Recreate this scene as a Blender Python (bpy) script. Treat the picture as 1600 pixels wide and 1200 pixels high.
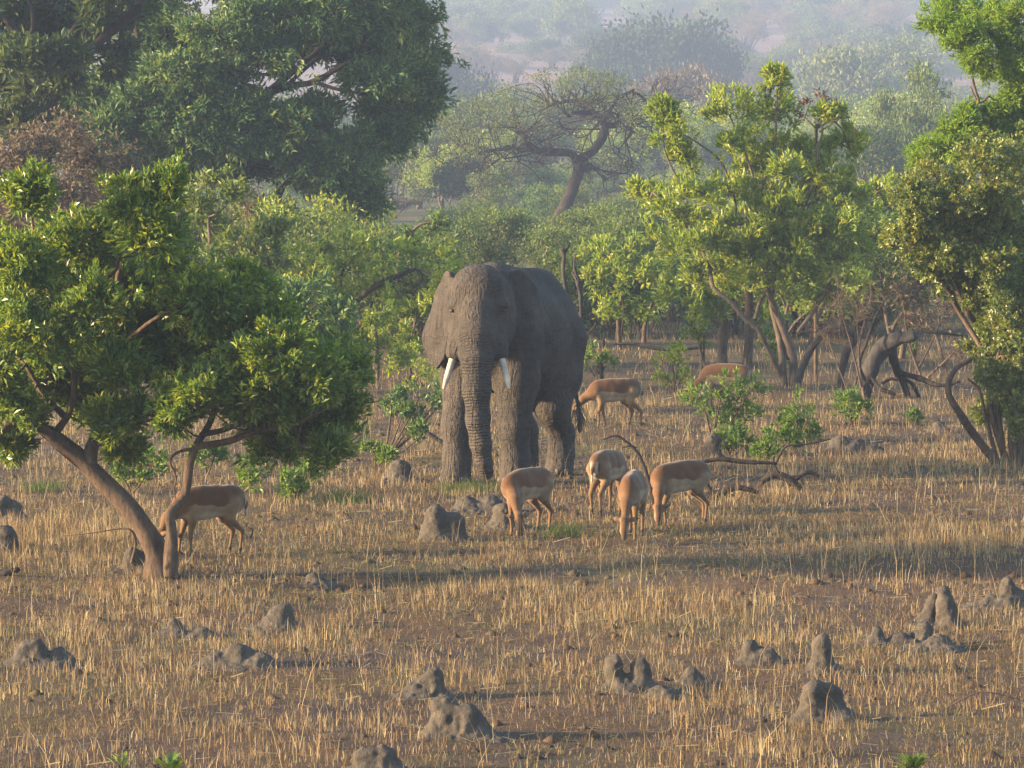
import bpy, math, random
import numpy as np
from mathutils import Vector
random.seed(7)
SC = bpy.context.scene
for o in list(bpy.data.objects): bpy.data.objects.remove(o)
COL = SC.collection
R = math.radians

# ------------------------------------------------------------------ camera, sky, sun, exposure
CAMZ, FPX = 5.4, 6600.0
PITCH = math.atan(396 / FPX)
cd = bpy.data.cameras.new('camera'); cam = bpy.data.objects.new('camera', cd); COL.objects.link(cam)
cd.sensor_width = 36; cd.lens = 36 * FPX / 1600; cd.clip_start = 0.5; cd.clip_end = 6000
cam.location = (0, 0, CAMZ); cam.rotation_euler = (math.pi / 2 - PITCH, 0, 0)
SC.camera = cam
SUN_EL, SUN_AZ = R(11.5), R(260)          # azimuth clockwise from +Y (camera looks along +Y): low from the left, a little beyond
w = bpy.data.worlds.new('World'); SC.world = w; w.use_nodes = True
nt = w.node_tree
sky = nt.nodes.new('ShaderNodeTexSky'); sky.sky_type = 'NISHITA'; sky.sun_disc = False
sky.sun_elevation = SUN_EL; sky.sun_rotation = SUN_AZ; sky.dust_density = 1.0; sky.air_density = 1.0
bg = nt.nodes['Background']; bg.inputs['Strength'].default_value = 0.11
nt.links.new(sky.outputs[0], bg.inputs['Color'])
sd = bpy.data.lights.new('sun', 'SUN'); sun = bpy.data.objects.new('sun', sd); COL.objects.link(sun)
sd.energy = 5.0; sd.angle = R(4.0); sd.color = (1.0, 0.72, 0.41)
sdir = Vector((math.sin(SUN_AZ) * math.cos(SUN_EL), math.cos(SUN_AZ) * math.cos(SUN_EL), math.sin(SUN_EL)))
sun.rotation_euler = sdir.to_track_quat('Z', 'Y').to_euler(); sun.location = (-30, 30, 40)
SC.view_settings.view_transform = 'Standard'; SC.view_settings.look = 'None'
SC.view_settings.gamma = 1.0; SC.view_settings.use_curve_mapping = False
SC.view_settings.exposure = 2.35
SC.render.engine = 'CYCLES'
cy = SC.cycles
cy.max_bounces = 6; cy.diffuse_bounces = 2; cy.glossy_bounces = 1; cy.transmission_bounces = 3; cy.transparent_max_bounces = 4
cy.volume_bounces = 0; cy.caustics_reflective = False; cy.caustics_refractive = False
cy.use_denoising = True
HAZE_DENSITY = 0.00064

# ------------------------------------------------------------------ numpy noise
def _hash(ix, iy, iz, seed):
    h = (ix.astype(np.int64) * 374761393 + iy.astype(np.int64) * 668265263 + iz.astype(np.int64) * 2147483647 + seed * 1274126177) & 0xffffffff
    h = ((h ^ (h >> 13)) * 1274126177) & 0xffffffff
    h = ((h ^ (h >> 16)) * 2246822519) & 0xffffffff
    return ((h ^ (h >> 15)) & 0xffff).astype(np.float32) / 65535.0
def vnoise(x, y, z=None, seed=0):
    x = np.asarray(x, np.float64); y = np.asarray(y, np.float64)
    z = np.zeros_like(x) if z is None else np.asarray(z, np.float64)
    ix, iy, iz = np.floor(x), np.floor(y), np.floor(z)
    fx, fy, fz = x - ix, y - iy, z - iz
    fx = fx * fx * (3 - 2 * fx); fy = fy * fy * (3 - 2 * fy); fz = fz * fz * (3 - 2 * fz)
    def c(a, b, d): return _hash(ix + a, iy + b, iz + d, seed)
    a0 = (c(0,0,0)*(1-fx)+c(1,0,0)*fx)*(1-fy) + (c(0,1,0)*(1-fx)+c(1,1,0)*fx)*fy
    if not np.any(fz): return a0 * 2 - 1
    a1 = (c(0,0,1)*(1-fx)+c(1,0,1)*fx)*(1-fy) + (c(0,1,1)*(1-fx)+c(1,1,1)*fx)*fy
    return (a0 * (1 - fz) + a1 * fz) * 2 - 1
def fbm(x, y, z=None, seed=0, oct=4):
    v, a = 0, 0.5
    for i in range(oct):
        v = v + a * vnoise(x * 2**i, y * 2**i, None if z is None else z * 2**i, seed + i * 17); a *= 0.55
    return v
def sstep(a, b, x):
    t = np.clip((x - a) / (b - a), 0, 1); return t * t * (3 - 2 * t)

# ------------------------------------------------------------------ terrain height and pixel -> world
def H(x, y, fine=True):
    x = np.asarray(x, np.float64); y = np.asarray(y, np.float64)
    h = 0.10 * fbm(x / 9, y / 9, seed=3, oct=2)
    near = 1 - sstep(110, 200, y)
    if fine:
        h = h + near * (0.05 * fbm(x / 1.1, y / 1.1, seed=11, oct=4) + 0.03 * np.maximum(0, fbm(x / 0.35, y / 0.35, seed=31, oct=3)))
    # washed-out shallow ledges of bare soil
    ledge = np.exp(-((y - 50.2 - 1.2 * vnoise(x / 5, x * 0, seed=5)) / 0.55) ** 2) * sstep(-3.2, -1.5, x) * (1 - sstep(1.2, 7.5, x))
    h = h - 0.16 * ledge
    ledge2 = np.exp(-((y - 51.6 - 0.8 * vnoise(x / 4, x * 0, seed=9)) / 0.8) ** 2) * sstep(2.0, 4.0, x)
    h = h - 0.12 * ledge2
    # far hillside
    s = np.maximum(0, y - 560)
    hill = 0.063 * (s - 60 * (1 - np.exp(-s / 60)))
    hill = 95 * np.tanh(hill / 95) * (1 - .6 * sstep(1750, 2400, y))
    h = h + hill * (1 + 0.12 * vnoise(x / 130, y / 130, seed=8)) + sstep(570, 720, y) * 1.2 * fbm(x / 40, y / 40, seed=21, oct=3)
    return h
def Hs(x, y): return float(H(np.array([x]), np.array([y]))[0])
CP, SP = math.cos(PITCH), math.sin(PITCH)
def ray(px, py):
    a, b = (px - 800) / FPX, (600 - py) / FPX
    return np.array([a, CP + b * SP, -SP + b * CP])
def W(px, py, D):                       # the point at world depth D seen at that spot of the photograph
    d = ray(px, py); t = D / d[1]
    return np.array([d[0] * t, D, CAMZ + d[2] * t])
def G(px, py):                          # the ground point seen there
    d = ray(px, py); D = CAMZ / -d[2] * d[1]
    for _ in range(12):
        x = d[0] * D / d[1]; D = 0.5 * D + 0.5 * (CAMZ - Hs(x, D)) / -d[2] * d[1]
    return np.array([d[0] * D / d[1], D, Hs(d[0] * D / d[1], D)])
def ppm(D): return FPX / D              # photo pixels per metre

# ------------------------------------------------------------------ object helpers
def tag(o, label=None, cat=None, group=None, kind=None):
    if label: o['label'] = label
    if cat: o['category'] = cat
    if group: o['group'] = group
    if kind: o['kind'] = kind
    return o
def empty(name, loc, rz=0):
    o = bpy.data.objects.new(name, None); COL.objects.link(o); o.location = loc; o.rotation_euler = (0, 0, rz)
    o.empty_display_size = 0.2
    return o
def link(name, me, parent=None, loc=None):
    o = bpy.data.objects.new(name, me); COL.objects.link(o)
    if parent is not None: o.parent = parent
    if loc is not None: o.location = loc
    return o
class MB:
    """collects vertices, triangles and quads; build() makes one mesh"""
    def __init__(s): s.v = []; s.t = []; s.q = []; s.tr = []; s.qr = []; s.n = 0; s.tm = []; s.qm = []
    def add(s, v, t=None, q=None, rnd=None, mi=0):
        v = np.asarray(v, np.float32).reshape(-1, 3)
        if t is not None and len(t):
            t = np.asarray(t, np.int64); s.t.append(t + s.n); s.tr.append(np.broadcast_to(0.5 if rnd is None else rnd, (len(t),)).astype(np.float32)); s.tm.append(np.full(len(t), mi))
        if q is not None and len(q):
            q = np.asarray(q, np.int64); s.q.append(q + s.n); s.qr.append(np.broadcast_to(0.5 if rnd is None else rnd, (len(q),)).astype(np.float32)); s.qm.append(np.full(len(q), mi))
        s.v.append(v); s.n += len(v)
    def mesh(s, name, mats, origin=(0, 0, 0), smooth=True, rnd=True):
        v = np.concatenate(s.v) - np.asarray(origin, np.float32)
        t = np.concatenate(s.t) if s.t else np.zeros((0, 3), np.int64)
        q = np.concatenate(s.q) if s.q else np.zeros((0, 4), np.int64)
        me = bpy.data.meshes.new(name)
        me.vertices.add(len(v)); me.vertices.foreach_set('co', v.astype(np.float32).ravel())
        nl = len(t) * 3 + len(q) * 4
        me.loops.add(nl); me.loops.foreach_set('vertex_index', np.concatenate([t.ravel(), q.ravel()]).astype(np.int32))
        npol = len(t) + len(q); me.polygons.add(npol)
        st = np.concatenate([np.arange(len(t)) * 3, len(t) * 3 + np.arange(len(q)) * 4]).astype(np.int32)
        me.polygons.foreach_set('loop_start', st)
        me.polygons.foreach_set('use_smooth', np.full(npol, smooth, bool))
        if not isinstance(mats, (list, tuple)): mats = [mats]
        for m in mats: me.materials.append(m)
        if len(mats) > 1:
            me.polygons.foreach_set('material_index', np.concatenate(s.tm + s.qm).astype(np.int32))
        if rnd:
            a = me.attributes.new('rnd', 'FLOAT', 'FACE')
            a.data.foreach_set('value', np.concatenate((s.tr or []) + (s.qr or [])).astype(np.float32))
        me.update(calc_edges=True)
        return me
def norm(a): return a / (np.linalg.norm(a, axis=-1, keepdims=True) + 1e-9)
def smooth_line(P, r, k=4):
    P = np.asarray(P, float); r = np.asarray(r, float)
    if len(P) < 3 or k < 2: return P, r
    Q = np.vstack([2 * P[0] - P[1], P, 2 * P[-1] - P[-2]]); out, ro = [], []
    for i in range(len(P) - 1):
        for j in range(k):
            t = j / k; a, b, c, d = Q[i], Q[i + 1], Q[i + 2], Q[i + 3]
            out.append(0.5 * (2 * b + (c - a) * t + (2 * a - 5 * b + 4 * c - d) * t * t + (3 * b - a - 3 * c + d) * t ** 3))
            ro.append(r[i] * (1 - t) + r[i + 1] * t)
    out.append(P[-1]); ro.append(r[-1])
    return np.array(out), np.array(ro)
def tube(mb, P, r, n=8, k=4, rough=0.0, seed=0, cap=True, mi=0):
    P, r = smooth_line(P, r, k)
    T = norm(np.gradient(P, axis=0))
    ref = np.array([0.31, -0.87, 0.38]); U = np.cross(T, ref); U = norm(U); V = np.cross(T, U)
    an = np.linspace(0, 2 * math.pi, n, endpoint=False)
    rr = np.repeat(r[:, None], n, 1)
    if rough:
        L = np.concatenate([[0], np.cumsum(np.linalg.norm(np.diff(P, axis=0), axis=1))])
        rr = rr * (1 + rough * fbm(np.cos(an)[None] * 1.6 + 0 * L[:, None], np.sin(an)[None] * 1.6 + 0 * L[:, None], (L / (np.mean(r) * 5))[:, None] + 0 * an[None], seed=seed, oct=3) * 1.6)
    v = P[:, None] + rr[..., None] * (np.cos(an)[None, :, None] * U[:, None] + np.sin(an)[None, :, None] * V[:, None])
    m = len(P); i = np.arange(m - 1)[:, None] * n; j = np.arange(n)[None]; j2 = (j + 1) % n
    q = np.stack([i + j, i + j2, i + n + j2, i + n + j], -1).reshape(-1, 4)
    v = v.reshape(-1, 3); t = None
    if cap:
        v = np.vstack([v, P[-1:]]); c = m * n; b = (m - 1) * n
        t = np.stack([b + np.arange(n), b + (np.arange(n) + 1) % n, np.full(n, c)], -1)
    mb.add(v, t, q, mi=mi)
    return P, r

# ------------------------------------------------------------------ materials
def nodes(name):
    m = bpy.data.materials.new(name); m.use_nodes = True
    return m, m.node_tree, m.node_tree.nodes['Principled BSDF'], m.node_tree.nodes['Material Output']
def ramp(nt, src, stops):
    n = nt.nodes.new('ShaderNodeValToRGB'); e = n.color_ramp.elements
    while len(e) < len(stops): e.new(0.5)
    for el, (p, c) in zip(e, stops): el.position = p; el.color = (*c, 1)
    nt.links.new(src, n.inputs[0]); return n.outputs[0]
def noise(nt, scale, detail=5, rough=0.55, vec=None, dist=0):
    n = nt.nodes.new('ShaderNodeTexNoise'); n.inputs['Scale'].default_value = scale; n.inputs['Detail'].default_value = detail
    n.inputs['Roughness'].default_value = rough; n.inputs['Distortion'].default_value = dist
    if vec is None:
        c = nt.nodes.new('ShaderNodeTexCoord'); vec = c.outputs['Object']
    nt.links.new(vec, n.inputs['Vector']); return n.outputs['Fac']
def math_(nt, op, a, b=None):
    n = nt.nodes.new('ShaderNodeMath'); n.operation = op
    for i, x in enumerate((a, b)):
        if x is None: continue
        if isinstance(x, (int, float)): n.inputs[i].default_value = x
        else: nt.links.new(x, n.inputs[i])
    return n.outputs[0]
def mixc(nt, f, a, b, mode='MIX'):
    n = nt.nodes.new('ShaderNodeMix'); n.data_type = 'RGBA'; n.blend_type = mode
    for s, x in ((n.inputs[0], f), (n.inputs[6], a), (n.inputs[7], b)):
        if isinstance(x, (int, float)): s.default_value = x
        elif isinstance(x, tuple): s.default_value = (*x, 1)
        else: nt.links.new(x, s)
    return n.outputs[2]
def attr(nt, name):
    n = nt.nodes.new('ShaderNodeAttribute'); n.attribute_name = name; return n
def bump(nt, h, strength, dist, bs):
    b = nt.nodes.new('ShaderNodeBump'); b.inputs['Strength'].default_value = strength; b.inputs['Distance'].default_value = dist
    nt.links.new(h, b.inputs['Height']); nt.links.new(b.outputs[0], bs.inputs['Normal']); return b
def leaf_mat(name, dark, mid, light, trans=0.35, gloss=0.35, rough=0.45, tcol=None, f=1.2):
    dark, mid, light = [tuple(f * x for x in c_) for c_ in (dark, mid, light)]
    m, nt, bs, out = nodes(name)
    c = ramp(nt, attr(nt, 'rnd').outputs['Fac'], [(0.0, dark), (0.5, mid), (1.0, light)])
    nt.links.new(c, bs.inputs['Base Color']); bs.inputs['Roughness'].default_value = rough
    bs.inputs['Specular IOR Level'].default_value = gloss
    tr = nt.nodes.new('ShaderNodeBsdfTranslucent')
    tc = mixc(nt, 1.0, c, tcol or (2.0, 1.7, 0.7), 'MULTIPLY'); nt.links.new(tc, tr.inputs['Color'])
    mx = nt.nodes.new('ShaderNodeMixShader'); mx.inputs[0].default_value = trans
    nt.links.new(bs.outputs[0], mx.inputs[1]); nt.links.new(tr.outputs[0], mx.inputs[2]); nt.links.new(mx.outputs[0], out.inputs['Surface'])
    return m
def bark_mat(name, dark, light, scale=18):
    m, nt, bs, out = nodes(name)
    co = nt.nodes.new('ShaderNodeTexCoord'); mp = nt.nodes.new('ShaderNodeMapping'); mp.inputs['Scale'].default_value = (1, 1, 0.35)
    nt.links.new(co.outputs['Object'], mp.inputs[0])
    n = noise(nt, scale, 6, 0.65, mp.outputs[0]); n2 = noise(nt, scale * 0.18, 3, 0.5)
    f = math_(nt, 'ADD', math_(nt, 'MULTIPLY', n, 0.65), math_(nt, 'MULTIPLY', n2, 0.35))
    nt.links.new(ramp(nt, f, [(0.32, dark), (0.68, light)]), bs.inputs['Base Color'])
    bs.inputs['Roughness'].default_value = 0.9; bs.inputs['Specular IOR Level'].default_value = 0.15
    bump(nt, n, 0.7, 0.03, bs); return m
BARK = bark_mat('brown_bark', (0.035, 0.026, 0.021), (0.13, 0.09, 0.066))
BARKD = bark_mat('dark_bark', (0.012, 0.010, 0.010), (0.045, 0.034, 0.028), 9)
BARKG = bark_mat('grey_bark', (0.045, 0.036, 0.03), (0.15, 0.115, 0.09))
DEADW = bark_mat('dead_wood', (0.015, 0.015, 0.016), (0.066, 0.062, 0.062), 14)
DARKW = bark_mat('dark_wood', (0.012, 0.010, 0.010), (0.05, 0.04, 0.036), 14)  # plain dark wood for logs, stumps and thin dead branches
TWIGB = bark_mat('brown_twig', (0.045, 0.034, 0.029), (0.11, 0.078, 0.062), 5)
L_NEAR = leaf_mat('glossy_tree_leaf', (0.032, 0.074, 0.012), (0.078, 0.135, 0.018), (0.18, 0.215, 0.032), 0.4, 0.5, 0.38)
L_BIG = leaf_mat('dark_tree_leaf', (0.026, 0.068, 0.028), (0.064, 0.122, 0.042), (0.16, 0.20, 0.058), 0.25, 0.25, 0.5, (1.6, 1.6, 0.8))
L_EDGE = leaf_mat('dark_edge_leaf', (0.018, 0.040, 0.015), (0.035, 0.062, 0.020), (0.07, 0.09, 0.025), 0.3, 0.2, 0.5)  # dark green leaves of the tree at the left edge
L_YEL = leaf_mat('yellow_green_leaf', (0.075, 0.130, 0.020), (0.130, 0.195, 0.030), (0.235, 0.26, 0.05), 0.45, 0.4, 0.42)
L_OLIVE = leaf_mat('small_olive_leaf', (0.042, 0.074, 0.014), (0.088, 0.125, 0.024), (0.20, 0.21, 0.055), 0.3, 0.5, 0.42)
L_FEATH = leaf_mat('feathery_leaf', (0.058, 0.120, 0.014), (0.100, 0.178, 0.020), (0.165, 0.235, 0.03), 0.45, 0.2, 0.5)
L_SAP = leaf_mat('sapling_leaf', (0.045, 0.100, 0.020), (0.085, 0.160, 0.028), (0.16, 0.22, 0.042), 0.42, 0.35, 0.45, f=1.0)
L_MID = leaf_mat('thicket_leaf', (0.040, 0.076, 0.022), (0.072, 0.115, 0.030), (0.15, 0.17, 0.045), 0.35, 0.25, 0.5)
L_DEEP = leaf_mat('deep_green_leaf', (0.022, 0.050, 0.016), (0.045, 0.082, 0.024), (0.11, 0.13, 0.035), 0.3, 0.25, 0.5)
L_DRY = leaf_mat('dry_brown_leaf', (0.08, 0.066, 0.046), (0.12, 0.098, 0.07), (0.16, 0.135, 0.085), 0.3, 0.1, 0.7, (1.2, 1.0, 0.8))
L_FAR = leaf_mat('hill_tree_leaf', (0.055, 0.085, 0.030), (0.095, 0.125, 0.042), (0.17, 0.18, 0.07), 0.25, 0.1, 0.7, (1.4, 1.3, 0.8))
L_FARD = leaf_mat('hill_dark_leaf', (0.014, 0.032, 0.016), (0.024, 0.048, 0.022), (0.045, 0.070, 0.028), 0.2, 0.1, 0.7, (1.3, 1.3, 0.8))
L_RED = leaf_mat('dark_red_leaf', (0.10, 0.030, 0.022), (0.15, 0.045, 0.03), (0.2, 0.08, 0.04), 0.3, 0.3, 0.5, (1.3, 1.0, 0.9))

# ------------------------------------------------------------------ ground
m, nt, bs, out = nodes('dry_savanna_soil')
geo = nt.nodes.new('ShaderNodeNewGeometry'); pos = geo.outputs['Position']
sep = nt.nodes.new('ShaderNodeSeparateXYZ'); nt.links.new(pos, sep.inputs[0])
soil = ramp(nt, noise(nt, 2.2, 7, 0.65, pos), [(0.3, (0.028, 0.022, 0.022)), (0.55, (0.068, 0.051, 0.046)), (0.75, (0.115, 0.082, 0.064))])
litter = ramp(nt, noise(nt, 14, 5, 0.7, pos), [(0.3, (0.05, 0.032, 0.022)), (0.6, (0.125, 0.078, 0.040)), (0.8, (0.24, 0.16, 0.078))])
pm = ramp(nt, noise(nt, 0.45, 5, 0.6, pos), [(0.38, (0, 0, 0)), (0.62, (1, 1, 1))])
near = mixc(nt, math_(nt, 'MULTIPLY', pm, 0.85), soil, litter)
gr = ramp(nt, noise(nt, 0.3, 4, 0.6, pos), [(0.5, (0, 0, 0)), (0.7, (1, 1, 1))])
near = mixc(nt, math_(nt, 'MULTIPLY', gr, 0.35), near, (0.10, 0.105, 0.04))
far = ramp(nt, noise(nt, 0.06, 6, 0.6, pos), [(0.35, (0.07, 0.072, 0.035)), (0.6, (0.11, 0.098, 0.052)), (0.8, (0.18, 0.13, 0.085))])
hil = ramp(nt, noise(nt, 0.03, 6, 0.6, pos), [(0.35, (0.15, 0.10, 0.08)), (0.7, (0.28, 0.175, 0.14))])
mr = nt.nodes.new('ShaderNodeMapRange'); mr.inputs[1].default_value = 75; mr.inputs[2].default_value = 140; nt.links.new(sep.outputs[1], mr.inputs[0])
mr2 = nt.nodes.new('ShaderNodeMapRange'); mr2.inputs[1].default_value = 570; mr2.inputs[2].default_value = 900; nt.links.new(sep.outputs[1], mr2.inputs[0])
c = mixc(nt, mr2.outputs[0], mixc(nt, mr.outputs[0], near, far), hil)
nt.links.new(c, bs.inputs['Base Color']); bs.inputs['Roughness'].default_value = 0.95; bs.inputs['Specular IOR Level'].default_value = 0.1
bump(nt, math_(nt, 'ADD', noise(nt, 9, 6, 0.7, pos), math_(nt, 'MULTIPLY', noise(nt, 40, 3, 0.7, pos), 0.4)), 0.8, 0.06, bs)
SOIL = m
def lines(a, b, step, grow, lo, hi):
    c = list(np.arange(a, b, step)); s = step
    while c[-1] < hi: s *= grow; c.append(c[-1] + s)
    s = step; pre = []
    x = a
    while x > lo: s *= grow * 1.1; x -= s; pre.append(x)
    return np.array(pre[::-1] + c)
ys = lines(32, 95, 0.17, 1.022, -120, 2200); xs = lines(-13, 13, 0.17, 1.035, -700, 700)
X, Y = np.meshgrid(xs, ys); Z = H(X, Y)
mb = MB(); nx, ny = len(xs), len(ys)
i = np.arange(ny - 1)[:, None] * nx; j = np.arange(nx - 1)[None]
mb.add(np.stack([X, Y, Z], -1), q=np.stack([i + j, i + j + 1, i + nx + j + 1, i + nx + j], -1).reshape(-1, 4))
tag(link('ground', mb.mesh('ground', SOIL, rnd=False)), kind='structure')

# haze: one closed box of even air round everything
hm = bpy.data.materials.new('haze_air'); hm.use_nodes = True; hn = hm.node_tree
hn.nodes.remove(hn.nodes['Principled BSDF'])
pv = hn.nodes.new('ShaderNodeVolumePrincipled'); pv.inputs['Density'].default_value = HAZE_DENSITY
pv.inputs['Color'].default_value = (0.34, 0.45, 0.70, 1); pv.inputs['Anisotropy'].default_value = 0.0
hn.links.new(pv.outputs[0], hn.nodes['Material Output'].inputs['Volume'])
zlo, zhi = float(Z.min()) - 1.0, float(Z.max()) + 14
x0, x1, y0, y1 = xs[0] - 5, xs[-1] + 5, ys[0] - 5, ys[-1] + 5
hb = MB(); hb.add([(x, y, z) for z in (zlo, zhi) for y in (y0, y1) for x in (x0, x1)],
                  q=[(0, 2, 3, 1), (4, 5, 7, 6), (0, 1, 5, 4), (2, 6, 7, 3), (0, 4, 6, 2), (1, 3, 7, 5)])
tag(link('haze', hb.mesh('haze', hm, smooth=False, rnd=False)), kind='stuff')

# ------------------------------------------------------------------ sculpting: signed distances -> one continuous surface
class Sculpt:
    def __init__(s, lo, hi, step):
        s.lo = np.array(lo, np.float32); s.st = step
        s.sh = tuple(int(math.ceil((h - l) / step)) + 1 for l, h in zip(lo, hi))
        s.F = np.full(s.sh, 1.0, np.float32); s.pr = []
        s.ax = [s.lo[i] + np.arange(s.sh[i], dtype=np.float32) * step for i in range(3)]
    def add(s, fn, blo, bhi, k=0.1, col=None, sub=False):
        mgn = k + 3 * s.st
        sl = []
        for a, l, h in zip(s.ax, blo, bhi):
            i0 = int(np.searchsorted(a, l - mgn)); i1 = int(np.searchsorted(a, h + mgn))
            if i1 <= i0: return
            sl.append(slice(i0, i1))
        P = np.stack(np.meshgrid(*[a[q] for a, q in zip(s.ax, sl)], indexing='ij'), -1)
        d = fn(P); A = s.F[tuple(sl)]
        if sub:
            h = np.clip(0.5 - 0.5 * (A + d) / k, 0, 1); s.F[tuple(sl)] = A * (1 - h) - d * h + k * h * (1 - h)
        else:
            h = np.clip(0.5 + 0.5 * (A - d) / k, 0, 1); s.F[tuple(sl)] = A * (1 - h) + d * h - k * h * (1 - h)
            if col is not None: s.pr.append((fn, col))
    def ell(s, c, r, k=0.1, col=None, rot=None, sub=False):
        c = np.array(c, np.float32); r = np.array(r, np.float32)
        M = None if rot is None else np.array(rot, np.float32)
        def fn(P):
            q = P - c
            if M is not None: q = q @ M
            k0 = np.linalg.norm(q / r, axis=-1); k1 = np.linalg.norm(q / (r * r), axis=-1) + 1e-6
            return k0 * (k0 - 1) / k1
        R_ = r if M is None else np.full(3, r.max())
        s.add(fn, c - R_, c + R_, k, col, sub)
    def cone(s, a, b, ra, rb, k=0.06, col=None, sq=None):
        a = np.array(a, np.float32); b = np.array(b, np.float32); ab = b - a; L = float(ab @ ab) + 1e-9
        def fn(P):
            q = P - a; t = np.clip((q @ ab) / L, 0, 1)
            e = q - t[..., None] * ab
            if sq is not None: e = e * np.array(sq, np.float32)
            return np.linalg.norm(e, axis=-1) - (ra + (rb - ra) * t)
        rm = max(ra, rb)
        s.add(fn, np.minimum(a, b) - rm, np.maximum(a, b) + rm, k, col)
    def chain(s, pts, k=0.06, col=None, sq=None):
        for (a, ra), (b, rb) in zip(pts[:-1], pts[1:]): s.cone(a, b, ra, rb, k, col, sq)
    def surface(s, smooth=1):
        F, st = s.F, s.st
        S = F < 0; n = [x - 1 for x in s.sh]
        def cr(A, o): return A[o[0]:o[0] + n[0], o[1]:o[1] + n[1], o[2]:o[2] + n[2]]
        co = [(a, b, c) for a in (0, 1) for b in (0, 1) for c in (0, 1)]
        cnt = sum(cr(S, o).astype(np.int8) for o in co)
        act = np.nonzero((cnt > 0) & (cnt < 8)); N = len(act[0])
        idx = np.full(n, -1, np.int64); idx[act] = np.arange(N)
        base = np.stack(act, -1); acc = np.zeros((N, 3), np.float32); num = np.zeros(N, np.float32)
        val = {o: F[base[:, 0] + o[0], base[:, 1] + o[1], base[:, 2] + o[2]] for o in co}
        for o in co:
            for ax in range(3):
                if o[ax]: continue
                p = list(o); p[ax] = 1; p = tuple(p)
                va, vb = val[o], val[p]; m = (va < 0) != (vb < 0)
                t = np.where(m, va / np.where(m, va - vb, 1), 0)
                pt = np.array(o, np.float32)[None] + np.zeros((N, 3), np.float32); pt[:, ax] = t
                acc += pt * m[:, None]; num += m
        V = (base + acc / num[:, None]) * st + s.lo
        Q = []
        for ax in range(3):
            b, c = (ax + 1) % 3, (ax + 2) % 3
            A = np.moveaxis(S, (ax, b, c), (0, 1, 2)); I = np.moveaxis(idx, (ax, b, c), (0, 1, 2))
            e = A[:-1, 1:-1, 1:-1] != A[1:, 1:-1, 1:-1]
            i, j, k = np.nonzero(e); fl = A[i, j + 1, k + 1]
            q = np.stack([I[i, j, k], I[i, j + 1, k], I[i, j + 1, k + 1], I[i, j, k + 1]], -1)
            q[~fl] = q[~fl][:, ::-1]; Q.append(q)
        Q = np.concatenate(Q); Q = Q[(Q >= 0).all(1)]
        for _ in range(smooth):
            a = np.zeros_like(V); cn = np.zeros(len(V), np.float32)
            for u in range(4):
                for x in (1, 3):
                    np.add.at(a, Q[:, u], V[Q[:, (u + x) % 4]]); np.add.at(cn, Q[:, u], 1)
            V = 0.5 * V + 0.5 * a / np.maximum(cn, 1)[:, None]
        return V, Q
    def colours(s, V, sharp=0.02):
        ws = 0; cs = 0
        for fn, col in s.pr:
            d = fn(V.astype(np.float32)); wt = np.exp(-np.clip(d, -0.05, 1) / sharp)[:, None] + 1e-9
            c = col(V) if callable(col) else np.array(col, np.float32)[None]
            ws = ws + wt; cs = cs + wt * c
        return cs / ws
def vcol(me, C, name='tint'):
    a = me.color_attributes.new(name, 'FLOAT_COLOR', 'POINT')
    a.data.foreach_set('color', np.concatenate([C, np.ones((len(C), 1))], 1).astype(np.float32).ravel())
def rotz(a): c, s = math.cos(a), math.sin(a); return np.array([[c, -s, 0], [s, c, 0], [0, 0, 1]])
def uvsphere(mb, c, r, n=8):
    th = np.linspace(0, math.pi, n // 2 + 1); ph = np.linspace(0, 2 * math.pi, n, endpoint=False)
    v = np.stack([np.sin(th)[:, None] * np.cos(ph), np.sin(th)[:, None] * np.sin(ph), np.cos(th)[:, None] + 0 * ph], -1) * np.asarray(r) + np.asarray(c)
    i = np.arange(n // 2)[:, None] * n; j = np.arange(n)[None]; j2 = (j + 1) % n
    mb.add(v, q=np.stack([i + j, i + n + j, i + n + j2, i + j2], -1).reshape(-1, 4))

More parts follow.
